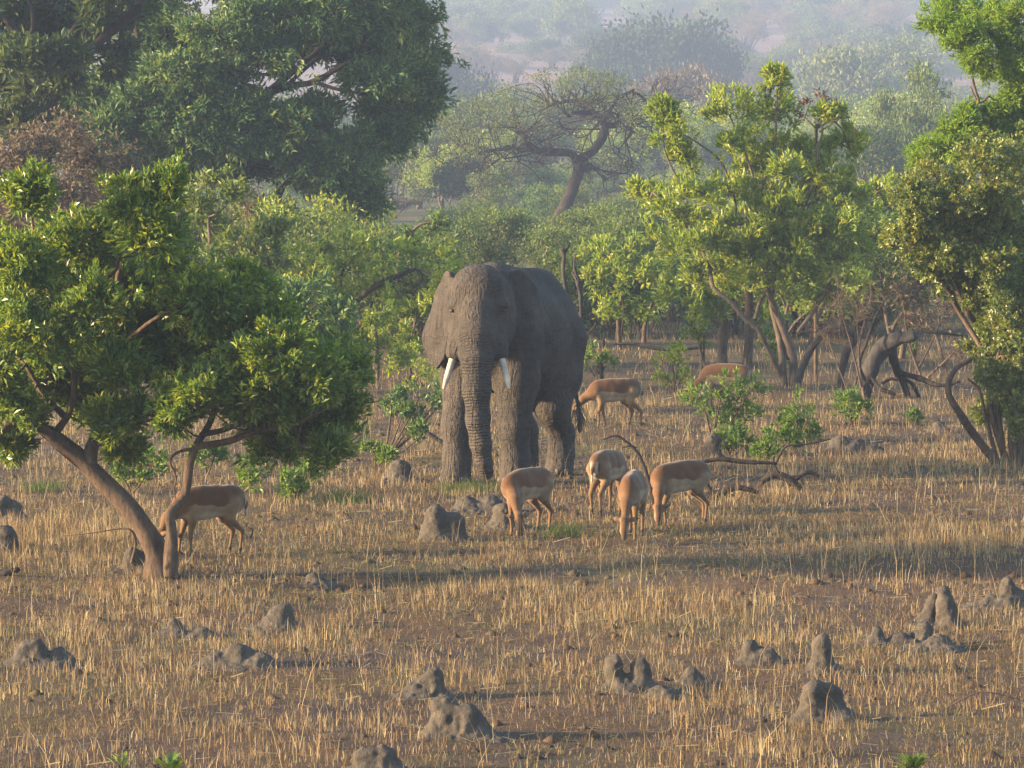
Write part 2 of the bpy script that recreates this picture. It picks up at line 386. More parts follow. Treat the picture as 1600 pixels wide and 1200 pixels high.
# ------------------------------------------------------------------ the elephant
def seg2d(p, a, b):
    pa = p - a; ba = b - a; t = np.clip((pa @ ba) / (ba @ ba), 0, 1); return np.linalg.norm(pa - t[..., None] * ba, axis=-1)
def poly_sd(p, poly):
    d = np.full(p.shape[:-1], 1e9, np.float32); inside = np.zeros(p.shape[:-1], bool)
    for i in range(len(poly)):
        a, b = poly[i], poly[(i + 1) % len(poly)]
        d = np.minimum(d, seg2d(p, a, b))
        c = ((a[1] > p[..., 1]) != (b[1] > p[..., 1])) & (p[..., 0] < (b[0] - a[0]) * (p[..., 1] - a[1]) / (b[1] - a[1] + 1e-9) + a[0])
        inside ^= c
    return np.where(inside, -d, d)
def build_elephant():
    g = G(803, 746)
    root = empty('african_elephant', g, math.atan2(-math.cos(R(23)), -math.sin(R(23))))
    root.scale = (1.02, 1.02, 1.02); tag(root, 'large grey bull elephant with white tusks standing among the impalas', 'elephant')
    S = Sculpt((-2.2, -1.35, -0.06), (3.0, 1.35, 3.6), 0.027)
    S.ell((0.72, 0, 2.30), (0.80, 0.60, 0.93), 0.15)                      # shoulders
    S.ell((-0.15, 0, 2.14), (1.25, 0.75, 0.90), 0.3)                      # barrel
    S.ell((-0.93, 0, 2.18), (0.74, 0.62, 0.88), 0.3)                      # rump
    S.cone((-1.1, 0, 2.98), (0.8, 0, 3.10), 0.13, 0.16, 0.3)              # spine ridge
    hy = R(20); piv = np.array([1.25, 0, 0]); RM = rotz(hy)
    def h(p): return RM @ (np.array(p, float) - piv) + piv
    S.cone((0.8, 0, 2.5), h((1.6, 0, 2.6)), 0.60, 0.47, 0.25)             # neck
    S.ell(h((1.72, 0, 2.78)), (0.50, 0.47, 0.47), 0.15, rot=RM)           # skull
    S.ell(h((1.92, 0, 2.90)), (0.30, 0.40, 0.34), 0.15, rot=RM)           # forehead
    S.ell(h((1.70, 0, 3.10)), (0.30, 0.30, 0.19), 0.15, rot=RM)           # crown dome
    for s in (-1, 1):
        S.ell(h((1.44, 0.36 * s, 2.92)), (0.22, 0.13, 0.18), 0.10, rot=RM)   # ear root
        S.ell(h((1.72, 0.33 * s, 2.42)), (0.30, 0.20, 0.40), 0.14, rot=RM)   # cheek
        S.ell(h((2.02, 0.33 * s, 2.73)), (0.14, 0.10, 0.07), 0.10, rot=RM)   # brow
        S.ell(h((1.90, 0.47 * s, 2.96)), (0.19, 0.10, 0.21), 0.07, rot=RM, sub=True)  # temple hollow
        S.cone(h((1.98, 0.20 * s, 2.45)), h((2.20, 0.335 * s, 2.02)), 0.20, 0.135, 0.10)   # tusk socket
        S.ell(h((2.085, 0.405 * s, 2.635)), (0.07, 0.04, 0.055), 0.03, rot=RM, sub=True)
    S.cone(h((1.85, 0, 2.1)), h((2.05, 0, 1.78)), 0.24, 0.11, 0.14)       # lower jaw
    TR = [((2.08, 0, 2.60), .30), ((2.26, 0, 2.28), .265), ((2.39, 0, 1.95), .232), ((2.45, 0, 1.5), .205), ((2.46, .02, 1.05), .178), ((2.42, .06, .68), .156), ((2.36, .10, .42), .122), ((2.26, .13, .26), .10), ((2.14, .14, .21), .075)]
    TR = [(h(p), r) for p, r in TR]
    S.chain(TR, 0.09)
    # legs: right side (viewer's left) is y<0
    def foot(x, y, r): S.cone((x, y, 0.10), (x, y, -0.02), r, r * 1.06, 0.07); S.ell((x + 0.06, y, 0.05), (r * 1.05, r * 1.02, 0.13), 0.06)
    for s, fx, kx in ((-1, 1.22, 1.18), (1, 0.98, 1.0)):
        S.chain([((0.86, .40 * s, 2.15), .42), ((0.92, .44 * s, 1.55), .33), ((kx, .43 * s, 0.85), .225), ((fx - .03, .43 * s, 0.35), .20), ((fx, .43 * s, 0.1), .215)], 0.14)
        foot(fx, .43 * s, .225)
    for s, kx, hx, fx in ((-1, -1.0, -1.42, -1.40), (1, -0.55, -0.88, -0.80)):
        S.chain([((-0.98, .32 * s, 2.05), .46), ((-0.92 + .1 * s, .38 * s, 1.5), .35), ((kx, .41 * s, 1.05), .25), ((hx, .42 * s, 0.62), .19), ((hx, .42 * s, 0.30), .185), ((fx, .42 * s, 0.1), .205)], 0.16)
        foot(fx, .42 * s, .215)
    S.ell((-0.42, 0.0, 1.22), (0.28, 0.13, 0.22), 0.14)                   # sheath
    S.cone((-0.40, 0, 1.12), (-0.33, 0, 0.95), 0.14, 0.09, 0.08)
    S.chain([((-1.62, 0, 2.55), .11), ((-1.78, 0.06, 2.1), .062), ((-1.80, 0.2, 1.5), .045), ((-1.78, 0.34, 1.0), .034)], 0.08)
    # ears: big flaps, outline in the ear's own plane, bent and thin
    poly = np.array([(0.0, 0.36), (0.05, 0.56), (0.28, 0.58), (0.56, 0.47), (0.82, 0.26), (0.97, -0.05), (0.98, -0.36), (0.90, -0.64), (0.68, -0.88), (0.42, -0.96), (0.22, -0.78), (0.08, -0.40), (0.0, -0.05)], np.float32)
    def ear(s, ang, org, bend, size):
        u = RM @ np.array([-math.cos(ang), s * math.sin(ang), 0.0]); wv = RM @ np.array([math.sin(ang), s * math.cos(ang), 0.0]); v = np.array([0, 0, 1.0])
        u = u.astype(np.float32); wv = wv.astype(np.float32); o = h(org).astype(np.float32)
        def fn(P):
            q = P - o; a = (q @ u) / size; b = q[..., 2] / size; c = q @ wv
            c = c + bend * a * a * size + .24 * a * b - 0.05 * np.sin(b * 6 + a * 5) * a - 0.018 * np.sin(a * 17 + b * 4) * a - 0.07 * sstep(0.25, 0.65, b) * (1 - a)
            d2 = poly_sd(np.stack([a, b], -1), poly) * size; t = np.abs(c) - (0.050 - 0.022 * np.clip(a, 0, 1))
            return np.sqrt(np.maximum(d2 + .02, 0) ** 2 + np.maximum(t, 0) ** 2) + np.minimum(np.maximum(d2 + .02, t), 0)
        lo = o - 1.15; hi = o + 1.15
        S.add(fn, lo, hi, 0.018)
    ear(-1, R(38), (1.42, -0.36, 2.64), 0.20, 1.0)
    ear(1, R(48), (1.54, 0.36, 2.66), 0.24, 1.02)
    x, y, z = S.ax
    S.F = np.maximum(S.F, -(z[None, None, :] + 0.01) * np.ones_like(S.F))
    V, Q = S.surface(2)
    # skin folds as relief
    nrm = np.zeros_like(V); P4 = V[Q]; fn_ = np.cross(P4[:, 2] - P4[:, 0], P4[:, 3] - P4[:, 1])
    for u in range(4): np.add.at(nrm, Q[:, u], fn_)
    nrm = norm(nrm)
    f = 0.012 * fbm(V[:, 0] * 2.2, V[:, 1] * 2.2, V[:, 2] * 1.1, seed=4, oct=4)
    f += -0.012 * np.abs(vnoise(V[:, 0] * 5.5 + V[:, 2] * 1.2, V[:, 1] * 3, V[:, 2] * 0.9, seed=14)) * sstep(2.9, 1.6, V[:, 2])
    f += -0.008 * np.abs(vnoise(V[:, 0] * 3, V[:, 1] * 3, V[:, 2] * 9, seed=24)) * sstep(1.3, 0.5, V[:, 2])
    V = V + nrm * f[:, None]
    mb = MB(); mb.add(V, q=Q); me = mb.mesh('elephant_body', ESKIN, rnd=False)
    # arc length along the trunk for its rings
    best = np.full(len(V), 9.0); sv = np.zeros(len(V)); acc = 0
    for (a, ra), (b, rb) in zip(TR[:-1], TR[1:]):
        ab = b - a; L = np.linalg.norm(ab); t = np.clip(((V - a) @ ab) / (L * L), 0, 1)
        d = np.linalg.norm(V - a - t[:, None] * ab, axis=1) - (ra + (rb - ra) * t)
        mm = d < best; best[mm] = d[mm]; sv[mm] = (acc + t * L)[mm]; acc += L
    at = me.attributes.new('ring', 'FLOAT', 'POINT'); at.data.foreach_set('value', sv.astype(np.float32))
    at = me.attributes.new('trunk_mask', 'FLOAT', 'POINT'); at.data.foreach_set('value', ((1 - sstep(0.0, 0.06, best)) * sstep(0.15, 0.6, sv)).astype(np.float32))
    link('body', me, root)
    for s in (-1, 1):
        P = [h((2.16, .325 * s, 2.14)), h((2.22, .35 * s, 1.98)), h((2.33, .41 * s, 1.76)), h((2.44, .455 * s, 1.60)), h((2.52, .48 * s, 1.50))]
        t = MB(); tube(t, P, [.058, .056, .050, .039, .016], 12, 5); link('tusk', t.mesh('tusk', IVORY, rnd=False), root)
        e = MB(); uvsphere(e, h((2.085, .383 * s, 2.635)), (.035, .035, .030), 10); link('eye', e.mesh('eye', BLACK, rnd=False), root)
    rg = np.random.default_rng(2); t = MB()
    for k in range(50):
        a = np.array([-1.78, .34, 1.04]) + rg.normal(0, .015, 3); b = a + np.array([rg.normal(0, .05), rg.normal(.03, .04), -rg.uniform(.25, .5)])
        tube(t, [a, (a + b) / 2 + rg.normal(0, .012, 3), b], [.008, .007, .003], 4, 2)
    link('tail_tuft', t.mesh('tail_tuft', BLACK, rnd=False), root)
    for fx, s in ((1.22, -1), (.98, 1), (-1.40, -1), (-.80, 1)):
        for k, a in enumerate((-50, -17, 17, 50)):
            e = MB(); a = R(a); uvsphere(e, (fx + .04 + .215 * math.cos(a), .425 * s + .215 * math.sin(a), .06), (.035, .045, .05), 8)
            link('toenail', e.mesh('toenail', NAIL, rnd=False), root)
m, nt, bs, out = nodes('elephant_skin'); ESKIN = m
n1 = noise(nt, 1.3, 6, 0.6); n2 = noise(nt, 9, 6, 0.7)
vo = nt.nodes.new('ShaderNodeTexVoronoi'); vo.feature = 'DISTANCE_TO_EDGE'; vo.inputs['Scale'].default_value = 17
co = nt.nodes.new('ShaderNodeTexCoord'); mp = nt.nodes.new('ShaderNodeMapping'); mp.inputs['Scale'].default_value = (1.0, 1.0, 0.75)
nt.links.new(co.outputs['Object'], mp.inputs[0])
wob = nt.nodes.new('ShaderNodeMix'); wob.data_type = 'RGBA'; wob.blend_type = 'ADD'; wob.inputs[0].default_value = 0.10
nn = nt.nodes.new('ShaderNodeTexNoise'); nn.inputs['Scale'].default_value = 5; nt.links.new(mp.outputs[0], nn.inputs['Vector'])
nt.links.new(mp.outputs[0], wob.inputs[6]); nt.links.new(nn.outputs['Color'], wob.inputs[7]); nt.links.new(wob.outputs[2], vo.inputs['Vector'])
crk = ramp(nt, vo.outputs['Distance'], [(0.0, (0, 0, 0)), (0.10, (1, 1, 1))])
base = ramp(nt, n1, [(0.3, (0.031, 0.028, 0.026)), (0.7, (0.078, 0.066, 0.057))])
base = mixc(nt, 1.0, base, ramp(nt, n2, [(0.3, (0.68, 0.68, 0.69)), (0.7, (1.15, 1.12, 1.08))]), 'MULTIPLY')
nt.links.new(base, bs.inputs['Base Color']); bs.inputs['Roughness'].default_value = 0.85; bs.inputs['Specular IOR Level'].default_value = 0.22
rg_ = attr(nt, 'ring').outputs['Fac']; tm = attr(nt, 'trunk_mask').outputs['Fac']
rgs = math_(nt, 'SINE', math_(nt, 'ADD', math_(nt, 'MULTIPLY', rg_, 135), math_(nt, 'MULTIPLY', noise(nt, 9, 3, 0.6), 9)))
mpw = nt.nodes.new('ShaderNodeMapping'); mpw.inputs['Scale'].default_value = (1.0, 1.0, 0.22); nt.links.new(co.outputs['Object'], mpw.inputs[0])
mph = nt.nodes.new('ShaderNodeMapping'); mph.inputs['Scale'].default_value = (0.3, 0.3, 1.5); nt.links.new(co.outputs['Object'], mph.inputs[0])
wv = math_(nt, 'ABSOLUTE', math_(nt, 'SUBTRACT', noise(nt, 9, 3, .6, mpw.outputs[0], .6), .5)); wh = math_(nt, 'ABSOLUTE', math_(nt, 'SUBTRACT', noise(nt, 8, 3, .6, mph.outputs[0], .8), .5))
hgt = math_(nt, 'ADD', math_(nt, 'MULTIPLY', crk, 0.10), math_(nt, 'ADD', math_(nt, 'MULTIPLY', n2, 0.7), math_(nt, 'ADD', math_(nt, 'MULTIPLY', wv, 2.6), math_(nt, 'MULTIPLY', wh, 1.6))))
hgt = math_(nt, 'ADD', hgt, math_(nt, 'MULTIPLY', math_(nt, 'MULTIPLY', rgs, tm), 0.26))
bump(nt, hgt, 1.0, 0.042, bs)
m, nt, bs, out = nodes('ivory'); IVORY = m
nt.links.new(ramp(nt, noise(nt, 7, 4, .6), [(0.3, (0.26, 0.21, 0.155)), (0.65, (0.50, 0.43, 0.345))]), bs.inputs['Base Color']); bs.inputs['Roughness'].default_value = 0.4
m, nt, bs, out = nodes('black_hair'); BLACK = m
nt.links.new(ramp(nt, noise(nt, 30, 2), [(0.3, (0.010, 0.009, 0.009)), (0.7, (0.022, 0.019, 0.017))]), bs.inputs['Base Color']); bs.inputs['Roughness'].default_value = 0.6
m, nt, bs, out = nodes('toenail_horn'); NAIL = m
nt.links.new(ramp(nt, noise(nt, 20, 3), [(0.3, (0.05, 0.042, 0.035)), (0.7, (0.10, 0.085, 0.07))]), bs.inputs['Base Color']); bs.inputs['Roughness'].default_value = 0.7
build_elephant()

# ------------------------------------------------------------------ impalas
m, nt, bs, out = nodes('impala_coat'); COAT = m
ca = nt.nodes.new('ShaderNodeVertexColor'); ca.layer_name = 'tint'
cc = mixc(nt, 1.0, ca.outputs['Color'], ramp(nt, noise(nt, 22, 6, .7), [(0.25, (0.82, 0.80, 0.78)), (0.75, (1.14, 1.12, 1.1))]), 'MULTIPLY')
nt.links.new(cc, bs.inputs['Base Color']); bs.inputs['Roughness'].default_value = 0.75; bs.inputs['Specular IOR Level'].default_value = 0.2
bs.inputs['Sheen Weight'].default_value = 0.15
bump(nt, noise(nt, 90, 3, .7), 0.35, 0.006, bs)
RUF = np.array((0.082, 0.036, 0.0125)); TAN = np.array((0.125, 0.070, 0.031)); CRM = np.array((0.215, 0.16, 0.10)); WHT = np.array((0.34, 0.29, 0.22)); BLK = np.array((0.022, 0.018, 0.016))
def impala(px, py, heading, label, neck=0.0, head_yaw=0.0, head_z=0.0, legs=(0, 0, 0, 0), scale=.96, tail=0.0, neck_fwd=0.0):
    """heading: world direction (dx, dy); neck: sideways bend of the neck in radians; legs: fore/aft swing of FL, FR, HL, HR"""
    g = G(px, py)
    root = empty('impala', g, math.atan2(heading[1], heading[0])); root.scale = (scale,) * 3
    tag(root, label, 'impala', 'impalas grazing around the elephant')
    S = Sculpt((-0.72, -0.50, -0.02), (1.05, 0.50, 1.02), 0.0125)
    def torso(V):
        z = V[:, 2] + 0.02 * vnoise(V[:, 0] * 12, V[:, 1] * 12, V[:, 2] * 12, seed=3)
        edge = 0.685 + 0.05 * V[:, 0] * (V[:, 0] < 0.25) + 0.0
        a = sstep(edge - .012, edge + .012, z)[:, None]; b = sstep(0.545, 0.60, z)[:, None]
        a = np.maximum(a, (sstep(0.24, 0.40, V[:, 0]) * sstep(0.5, 0.62, z))[:, None] * 0.8)
        c = WHT * (1 - b) + CRM * b; c = c * (1 - a) + RUF * a
        r = sstep(-0.36, -0.46, V[:, 0])[:, None] * sstep(.88, .80, z)[:, None]
        c = c * (1 - 0.75 * r) + TAN * 0.75 * r
        r2 = (sstep(-0.485, -0.52, V[:, 0]) * sstep(0.075, 0.05, np.abs(V[:, 1])) * sstep(.84, .78, z))[:, None]
        c = c * (1 - r2) + WHT * r2
        st = (sstep(-0.47, -0.50, V[:, 0]) * sstep(0.012, 0.006, np.abs(np.abs(V[:, 1]) - 0.085)) * sstep(.80, .76, z) * sstep(.50, .56, z))[:, None]
        return c * (1 - st) + BLK * st
    S.ell((0.24, 0, 0.685), (0.27, 0.135, 0.205), 0.05, torso)
    S.ell((-0.02, 0, 0.690), (0.37, 0.160, 0.200), 0.10, torso)
    S.ell((-0.34, 0, 0.715), (0.215, 0.142, 0.185), 0.10, torso)
    S.ell((0.16, 0, 0.815), (0.25, 0.07, 0.075), 0.10, RUF); S.ell((-0.08, 0, 0.845), (0.25, 0.08, 0.075), 0.10, RUF); S.ell((-0.27, 0, 0.825), (0.20, 0.08, 0.075), 0.10, RUF)
    # neck bends in its own plane
    n0 = np.array([0.38, 0, 0.70]); cs, sn = math.cos(neck), math.sin(neck)
    def N(f, z): return n0 + np.array([f * cs, f * sn, z])
    nf = neck_fwd
    p1, p2 = N(0.18 + nf * .4, -0.17), N(0.29 + nf, -0.40 + head_z)
    S.chain([(n0 + np.array([-.03, 0, -.01]), .125), (p1, .072), (p2, .044)], 0.06, lambda V: np.where((sstep(-.1, .1, V[:, 2] - .45)[:, None]) > 0, RUF * .45 + TAN * .55, TAN))
    hy = neck + head_yaw; hd = np.array([math.cos(hy) * .075, math.sin(hy) * .075, -.215])
    m0 = p2 + np.array([0, 0, .02]); m1 = p2 + hd * .55; m2 = p2 + hd
    side = np.array([-math.sin(hy), math.cos(hy), 0]); fr = norm(np.cross(hd, side) * -1)
    if fr @ np.array([math.cos(hy), math.sin(hy), 0]) < 0: fr = -fr
    def face(V):
        q = V - m0; d = q @ norm(hd); s_ = np.abs(q @ side); f_ = q @ fr
        c = np.tile(TAN, (len(V), 1)); c = c + (RUF - c) * (sstep(.0, .03, f_) * sstep(.05, .03, s_))[:, None]
        c = c + (BLK * 1.5 - c) * (sstep(.05, .03, d) * sstep(-.03, .0, d) * sstep(.03, .05, f_) * sstep(.05, .03, s_))[:, None]
        c = c + (CRM - c) * (sstep(.03, .045, s_) * sstep(.06, .12, d) * .7)[:, None]; c = c + (BLK * 2 - c) * (sstep(.205, .225, d) * .8)[:, None]
        return c
    S.chain([(m0, .068), (m1, .057), (m2, .034)], 0.025, face)
    S.cone(m0 + fr * -.02, m1 + fr * -.02, .045, .03, .03, face)
    for s in (-1, 1):
        eb = m0 + side * s * .04 - fr * .01; et = eb + side * s * .150 + np.array([0, 0, .045]) - fr * .05
        S.cone(eb, (eb + et) / 2, .020, .033, .02, TAN * .9); S.cone((eb + et) / 2, et, .033, .009, .012, lambda V, et=et: BLK + (TAN - BLK) * sstep(.02, .06, np.linalg.norm(V - et, axis=1))[:, None])
    def legc(V):
        z = V[:, 2]; c = TAN + (CRM - TAN) * (sstep(.42, .55, z) * .5)[:, None]
        k = (sstep(.10, .085, z) * sstep(.035, .05, z) * (V[:, 0] < 0))[:, None]; c = c + (BLK - c) * k
        hf = sstep(.035, .02, z)[:, None]; return c + (BLK * 1.6 - c) * hf
    for (s, sw) in ((1, legs[0]), (-1, legs[1])):
        y = .078 * s
        S.chain([((.27, y * .9, .60), .080), ((.245 + sw * .3, y, .47), .052), ((.265 + sw * .75, y, .26), .026), ((.255 + sw, y, .075), .0175), ((.275 + sw, y, .012), .021)], 0.03, legc)
    for (s, sw) in ((1, legs[2]), (-1, legs[3])):
        y = .082 * s
        S.chain([((-.35, y, .68), .105), ((-.27 + sw * .3, y * 1.1, .50), .070), ((-.455 + sw * .7, y, .315), .029), ((-.425 + sw, y, .075), .0175), ((-.405 + sw, y, .012), .021)], 0.04, legc)
    tc = lambda V: np.where((V[:, 2:3] > .60), RUF * .8, WHT)
    S.chain([((-.52, 0, .80), .030), ((-.575, tail * .15, .68), .022), ((-.56 - abs(tail) * .1, tail * .32, .52), .017)], 0.025, tc)
    S.F = np.maximum(S.F, -S.ax[2][None, None, :] * np.ones_like(S.F))
    V, Q = S.surface(1); C = S.colours(V, 0.014); V = V + .010 * np.stack([vnoise(V[:, 0] * 9, V[:, 1] * 9, V[:, 2] * 6, seed=q_ + int(px)) for q_ in (1, 2, 3)], 1) * sstep(.35, .55, V[:, 2])[:, None]
    C = C * (1 + .22 * fbm(V[:, 0] * 14, V[:, 1] * 14, V[:, 2] * 14, seed=int(px), oct=3))[:, None]
    mb = MB(); mb.add(V, q=Q); me = mb.mesh('impala_body', COAT, rnd=False); vcol(me, C)
    link('body', me, root)
    for s in (-1, 1):
        e = MB(); uvsphere(e, m0 + hd * .22 + side * s * .046 + fr * .012, .013, 8); link('eye', e.mesh('eye', BLACK, rnd=False), root)
    return root
impala(324, 868, (-0.88, -0.48), 'impala beside the leaning foreground tree with its head behind the trunk', neck=-.15, legs=(.02, .12, -.02, .06))
impala(822, 836, (-0.62, -0.78), 'impala nearest the elephant trunk grazing with its neck bent sideways', neck=1.0, head_yaw=.1, legs=(.03, -.03, 0, .06), neck_fwd=.12)
impala(950, 802, (0.42, 0.91), 'impala turned away showing its pale rump with dark stripes', neck=-.3, legs=(0, 0, .02, -.04), tail=.05)
impala(988, 842, (-0.16, -0.99), 'impala facing straight on with its head lowered and ears spread', neck=-.05, legs=(.06, -.06, 0, .03))
impala(1062, 822, (-0.80, -0.60), 'impala at the right of the herd grazing beside the fallen log', neck=.85, head_yaw=.1, legs=(.16, -.06, .02, -.08), tail=-.9)
impala(958, 668, (-0.97, -0.22), 'impala behind the elephant walking left with its head to the ground', neck=-.12, legs=(.05, -.12, -.10, .08), neck_fwd=.10, head_z=.05)
impala(1132, 640, (-0.93, 0.35), 'impala half hidden behind a leafy sapling at the right', neck=0, legs=(0, .05, 0, .04))

# ------------------------------------------------------------------ foliage
def leaves(mb, tips, dirs, k, L, Wd, rng, spread=0.7, up=0.25, jit=0.35, fold=0.18, mi=0, shade=None):
    n = len(tips) * k
    b = np.repeat(tips, k, 0) + rng.normal(0, 1, (n, 3)) * L * jit
    d = norm(np.repeat(dirs, k, 0) + rng.normal(0, 1, (n, 3)) * spread + np.array([0, 0, up]))
    s = norm(np.cross(d, rng.normal(0, .7, (n, 3)) + np.array([0, 0, 1.0]))); nr = np.cross(s, d)
    l = L * rng.uniform(.65, 1.25, (n, 1)); wd = Wd * rng.uniform(.75, 1.2, (n, 1))
    mid = b + d * l * .48
    v = np.stack([b, mid + s * wd * .5 + nr * wd * fold, b + d * l - nr * l * .10, mid - s * wd * .5 + nr * wd * fold], 1).reshape(-1, 3)
    i = np.arange(n)[:, None] * 4
    t = np.concatenate([i + np.array([[0, 2, 1]]), i + np.array([[0, 3, 2]])], 1).reshape(-1, 3)
    r = np.clip(np.repeat(rng.uniform(.15, .85, len(tips)), k) + rng.normal(0, .16, n), 0, 1)
    mb.add(v, t, rnd=np.repeat(r, 2), mi=mi)
def clump_tips(c, rx, rz, rng, subs=9, per=9, ry=None, subr=0.42, fill=0.5, upb=.45, jag=0.0):
    ry = ry or (rx + rz) * .5; Rr = np.array([rx, ry, rz])
    u = norm(rng.normal(0, 1, (subs, 3))); rad = rng.uniform(fill, .95, (subs, 1))
    sc = u * rad * Rr
    t = np.repeat(sc, per, 0) + norm(rng.normal(0, 1, (subs * per, 3))) * (rng.uniform(.1, 1, (subs * per, 1)) ** .5) * subr * Rr
    d = norm(t / Rr * .9 + rng.normal(0, .4, t.shape) + np.array([0, 0, upb]))
    if jag: t = t + d * rng.exponential(1, (len(t), 1)) * jag
    return t + c, d, sc + c
def twig_set(mb, a, pts, r, rng, n=4, mi=0, sag=.1):
    for p in pts:
        L = np.linalg.norm(p - a); m_ = (a + p) / 2 + rng.normal(0, L * .10, 3) - np.array([0, 0, L * sag])
        tube(mb, [a, m_, p], [r, r * .7, r * .25], n, 3, mi=mi, cap=False)
def tree(name, label, cat, D, limbs, clumps, leaf, bark, Ls, Ws, k=7, subs=9, per=9, seed=1, group=None, spread=.7, up=.25, depth=1.0, base=None,
         twigr=.02, part='leaf_clump', subr=.42, single=None, limb_n=9, ground_first=True, rough=.2, twig_density=1.0, upb=.45, fill=.5, grow=1.0, jag=.045):
    """limbs: list of [(px, py, radius_px, depth offset m), ...], first one is the trunk; clumps: (px, py, rx_px, ry_px[, depth offset])"""
    rng = np.random.default_rng(seed); S = ppm(D)
    t0 = limbs[0][0] if limbs else base
    b = W(t0[0], t0[1], D); zg = Hs(b[0], D); b[2] = zg
    root = empty(name, b); tag(root, label, cat, group); allpts = []
    for li, lb in enumerate(limbs):
        P = np.array([W(q[0], q[1], D + (q[3] if len(q) > 3 else 0)) for q in lb]); r = np.array([q[2] / S for q in lb])
        if li == 0 and ground_first: P[0][2] = zg; P = np.vstack([P[0] - [0, 0, .25], P]); r = np.concatenate([[r[0] * 1.15], r])
        mbl = MB(); Pp, rp = tube(mbl, P, r, limb_n, 5, rough, seed + li)
        o_ = link('trunk' if li == 0 else 'limb', mbl.mesh('trunk', bark, b, rnd=False), root if li == 0 else trunk_); trunk_ = o_ if li == 0 else trunk_; allpts.append(Pp)
    A = np.vstack(allpts) if allpts else np.array([b])
    tw = MB(); one = MB(); nleaf = 0; cand = []
    for ci, c in enumerate(clumps):
        dd = c[4] if len(c) > 4 else rng.uniform(-1, 1) * depth
        ctr = W(c[0], c[1], D + dd); rx, rz = c[2] / S * grow, c[3] / S * grow
        f = max(.35, (c[2] * c[3]) / 2500.0) ** .5
        tips, dirs, sc = clump_tips(ctr, rx, rz, rng, max(3, int(subs * min(f, 1.6))), per, subr=subr, upb=upb, fill=fill, jag=jag)
        zt = Hs(ctr[0], ctr[1]) + .03; keep = tips[:, 2] > zt; tips, dirs = tips[keep], dirs[keep]
        if len(tips) == 0: continue
        near = A[np.argmin(np.linalg.norm(A - ctr, axis=1))]
        twig_set(tw, near, [ctr], twigr * 1.6, rng, 5); twig_set(tw, ctr, sc, twigr * .8, rng, 3, sag=0)
        if twig_density > 0:
            sel = rng.choice(len(tips), max(1, int(len(tips) * .22 * twig_density)), replace=False)
            for i in sel:
                a = sc[np.argmin(np.linalg.norm(sc - tips[i], axis=1))]; tube(tw, [a, tips[i]], [twigr * .4, twigr * .15], 3, 1, cap=False)
        if single: leaves(one, tips, dirs, k, Ls, Ws, rng, spread, up); cand.append((tips, dirs))
        else:
            mbc = MB(); leaves(mbc, tips, dirs, k, Ls, Ws, rng, spread, up)
            tag(link(part, mbc.mesh(part, leaf, b, smooth=False), root), kind='stuff')
    if tw.n: tag(link('twigs', tw.mesh('twigs', bark, b, rnd=False), trunk_), kind='stuff')
    if single:
        tag(link('foliage', one.mesh('foliage', leaf, b, smooth=False), root), kind='stuff')
        T = np.concatenate([x[0] for x in cand]); Dr = np.concatenate([x[1] for x in cand])
        sel = np.argsort(T[:, 1])[:1200]; sel = rng.choice(sel, 300, replace=False)
        meshes = []
        for q in range(6):
            ml = MB(); leaves(ml, np.zeros((1, 3)), np.array([[0, 0, 1.0]]), 1, Ls * 1.1, Ws * 1.1, rng, 0.0, 0, 0.0); meshes.append(ml.mesh('leaf', leaf, smooth=False))
        for i in sel:
            o = link('leaf', meshes[int(rng.integers(6))], root, T[i] - b)
            dv = norm(Dr[i] + rng.normal(0, spread, 3)); o.rotation_euler = Vector(dv).to_track_quat('Z', 'Y').to_euler()
    return root

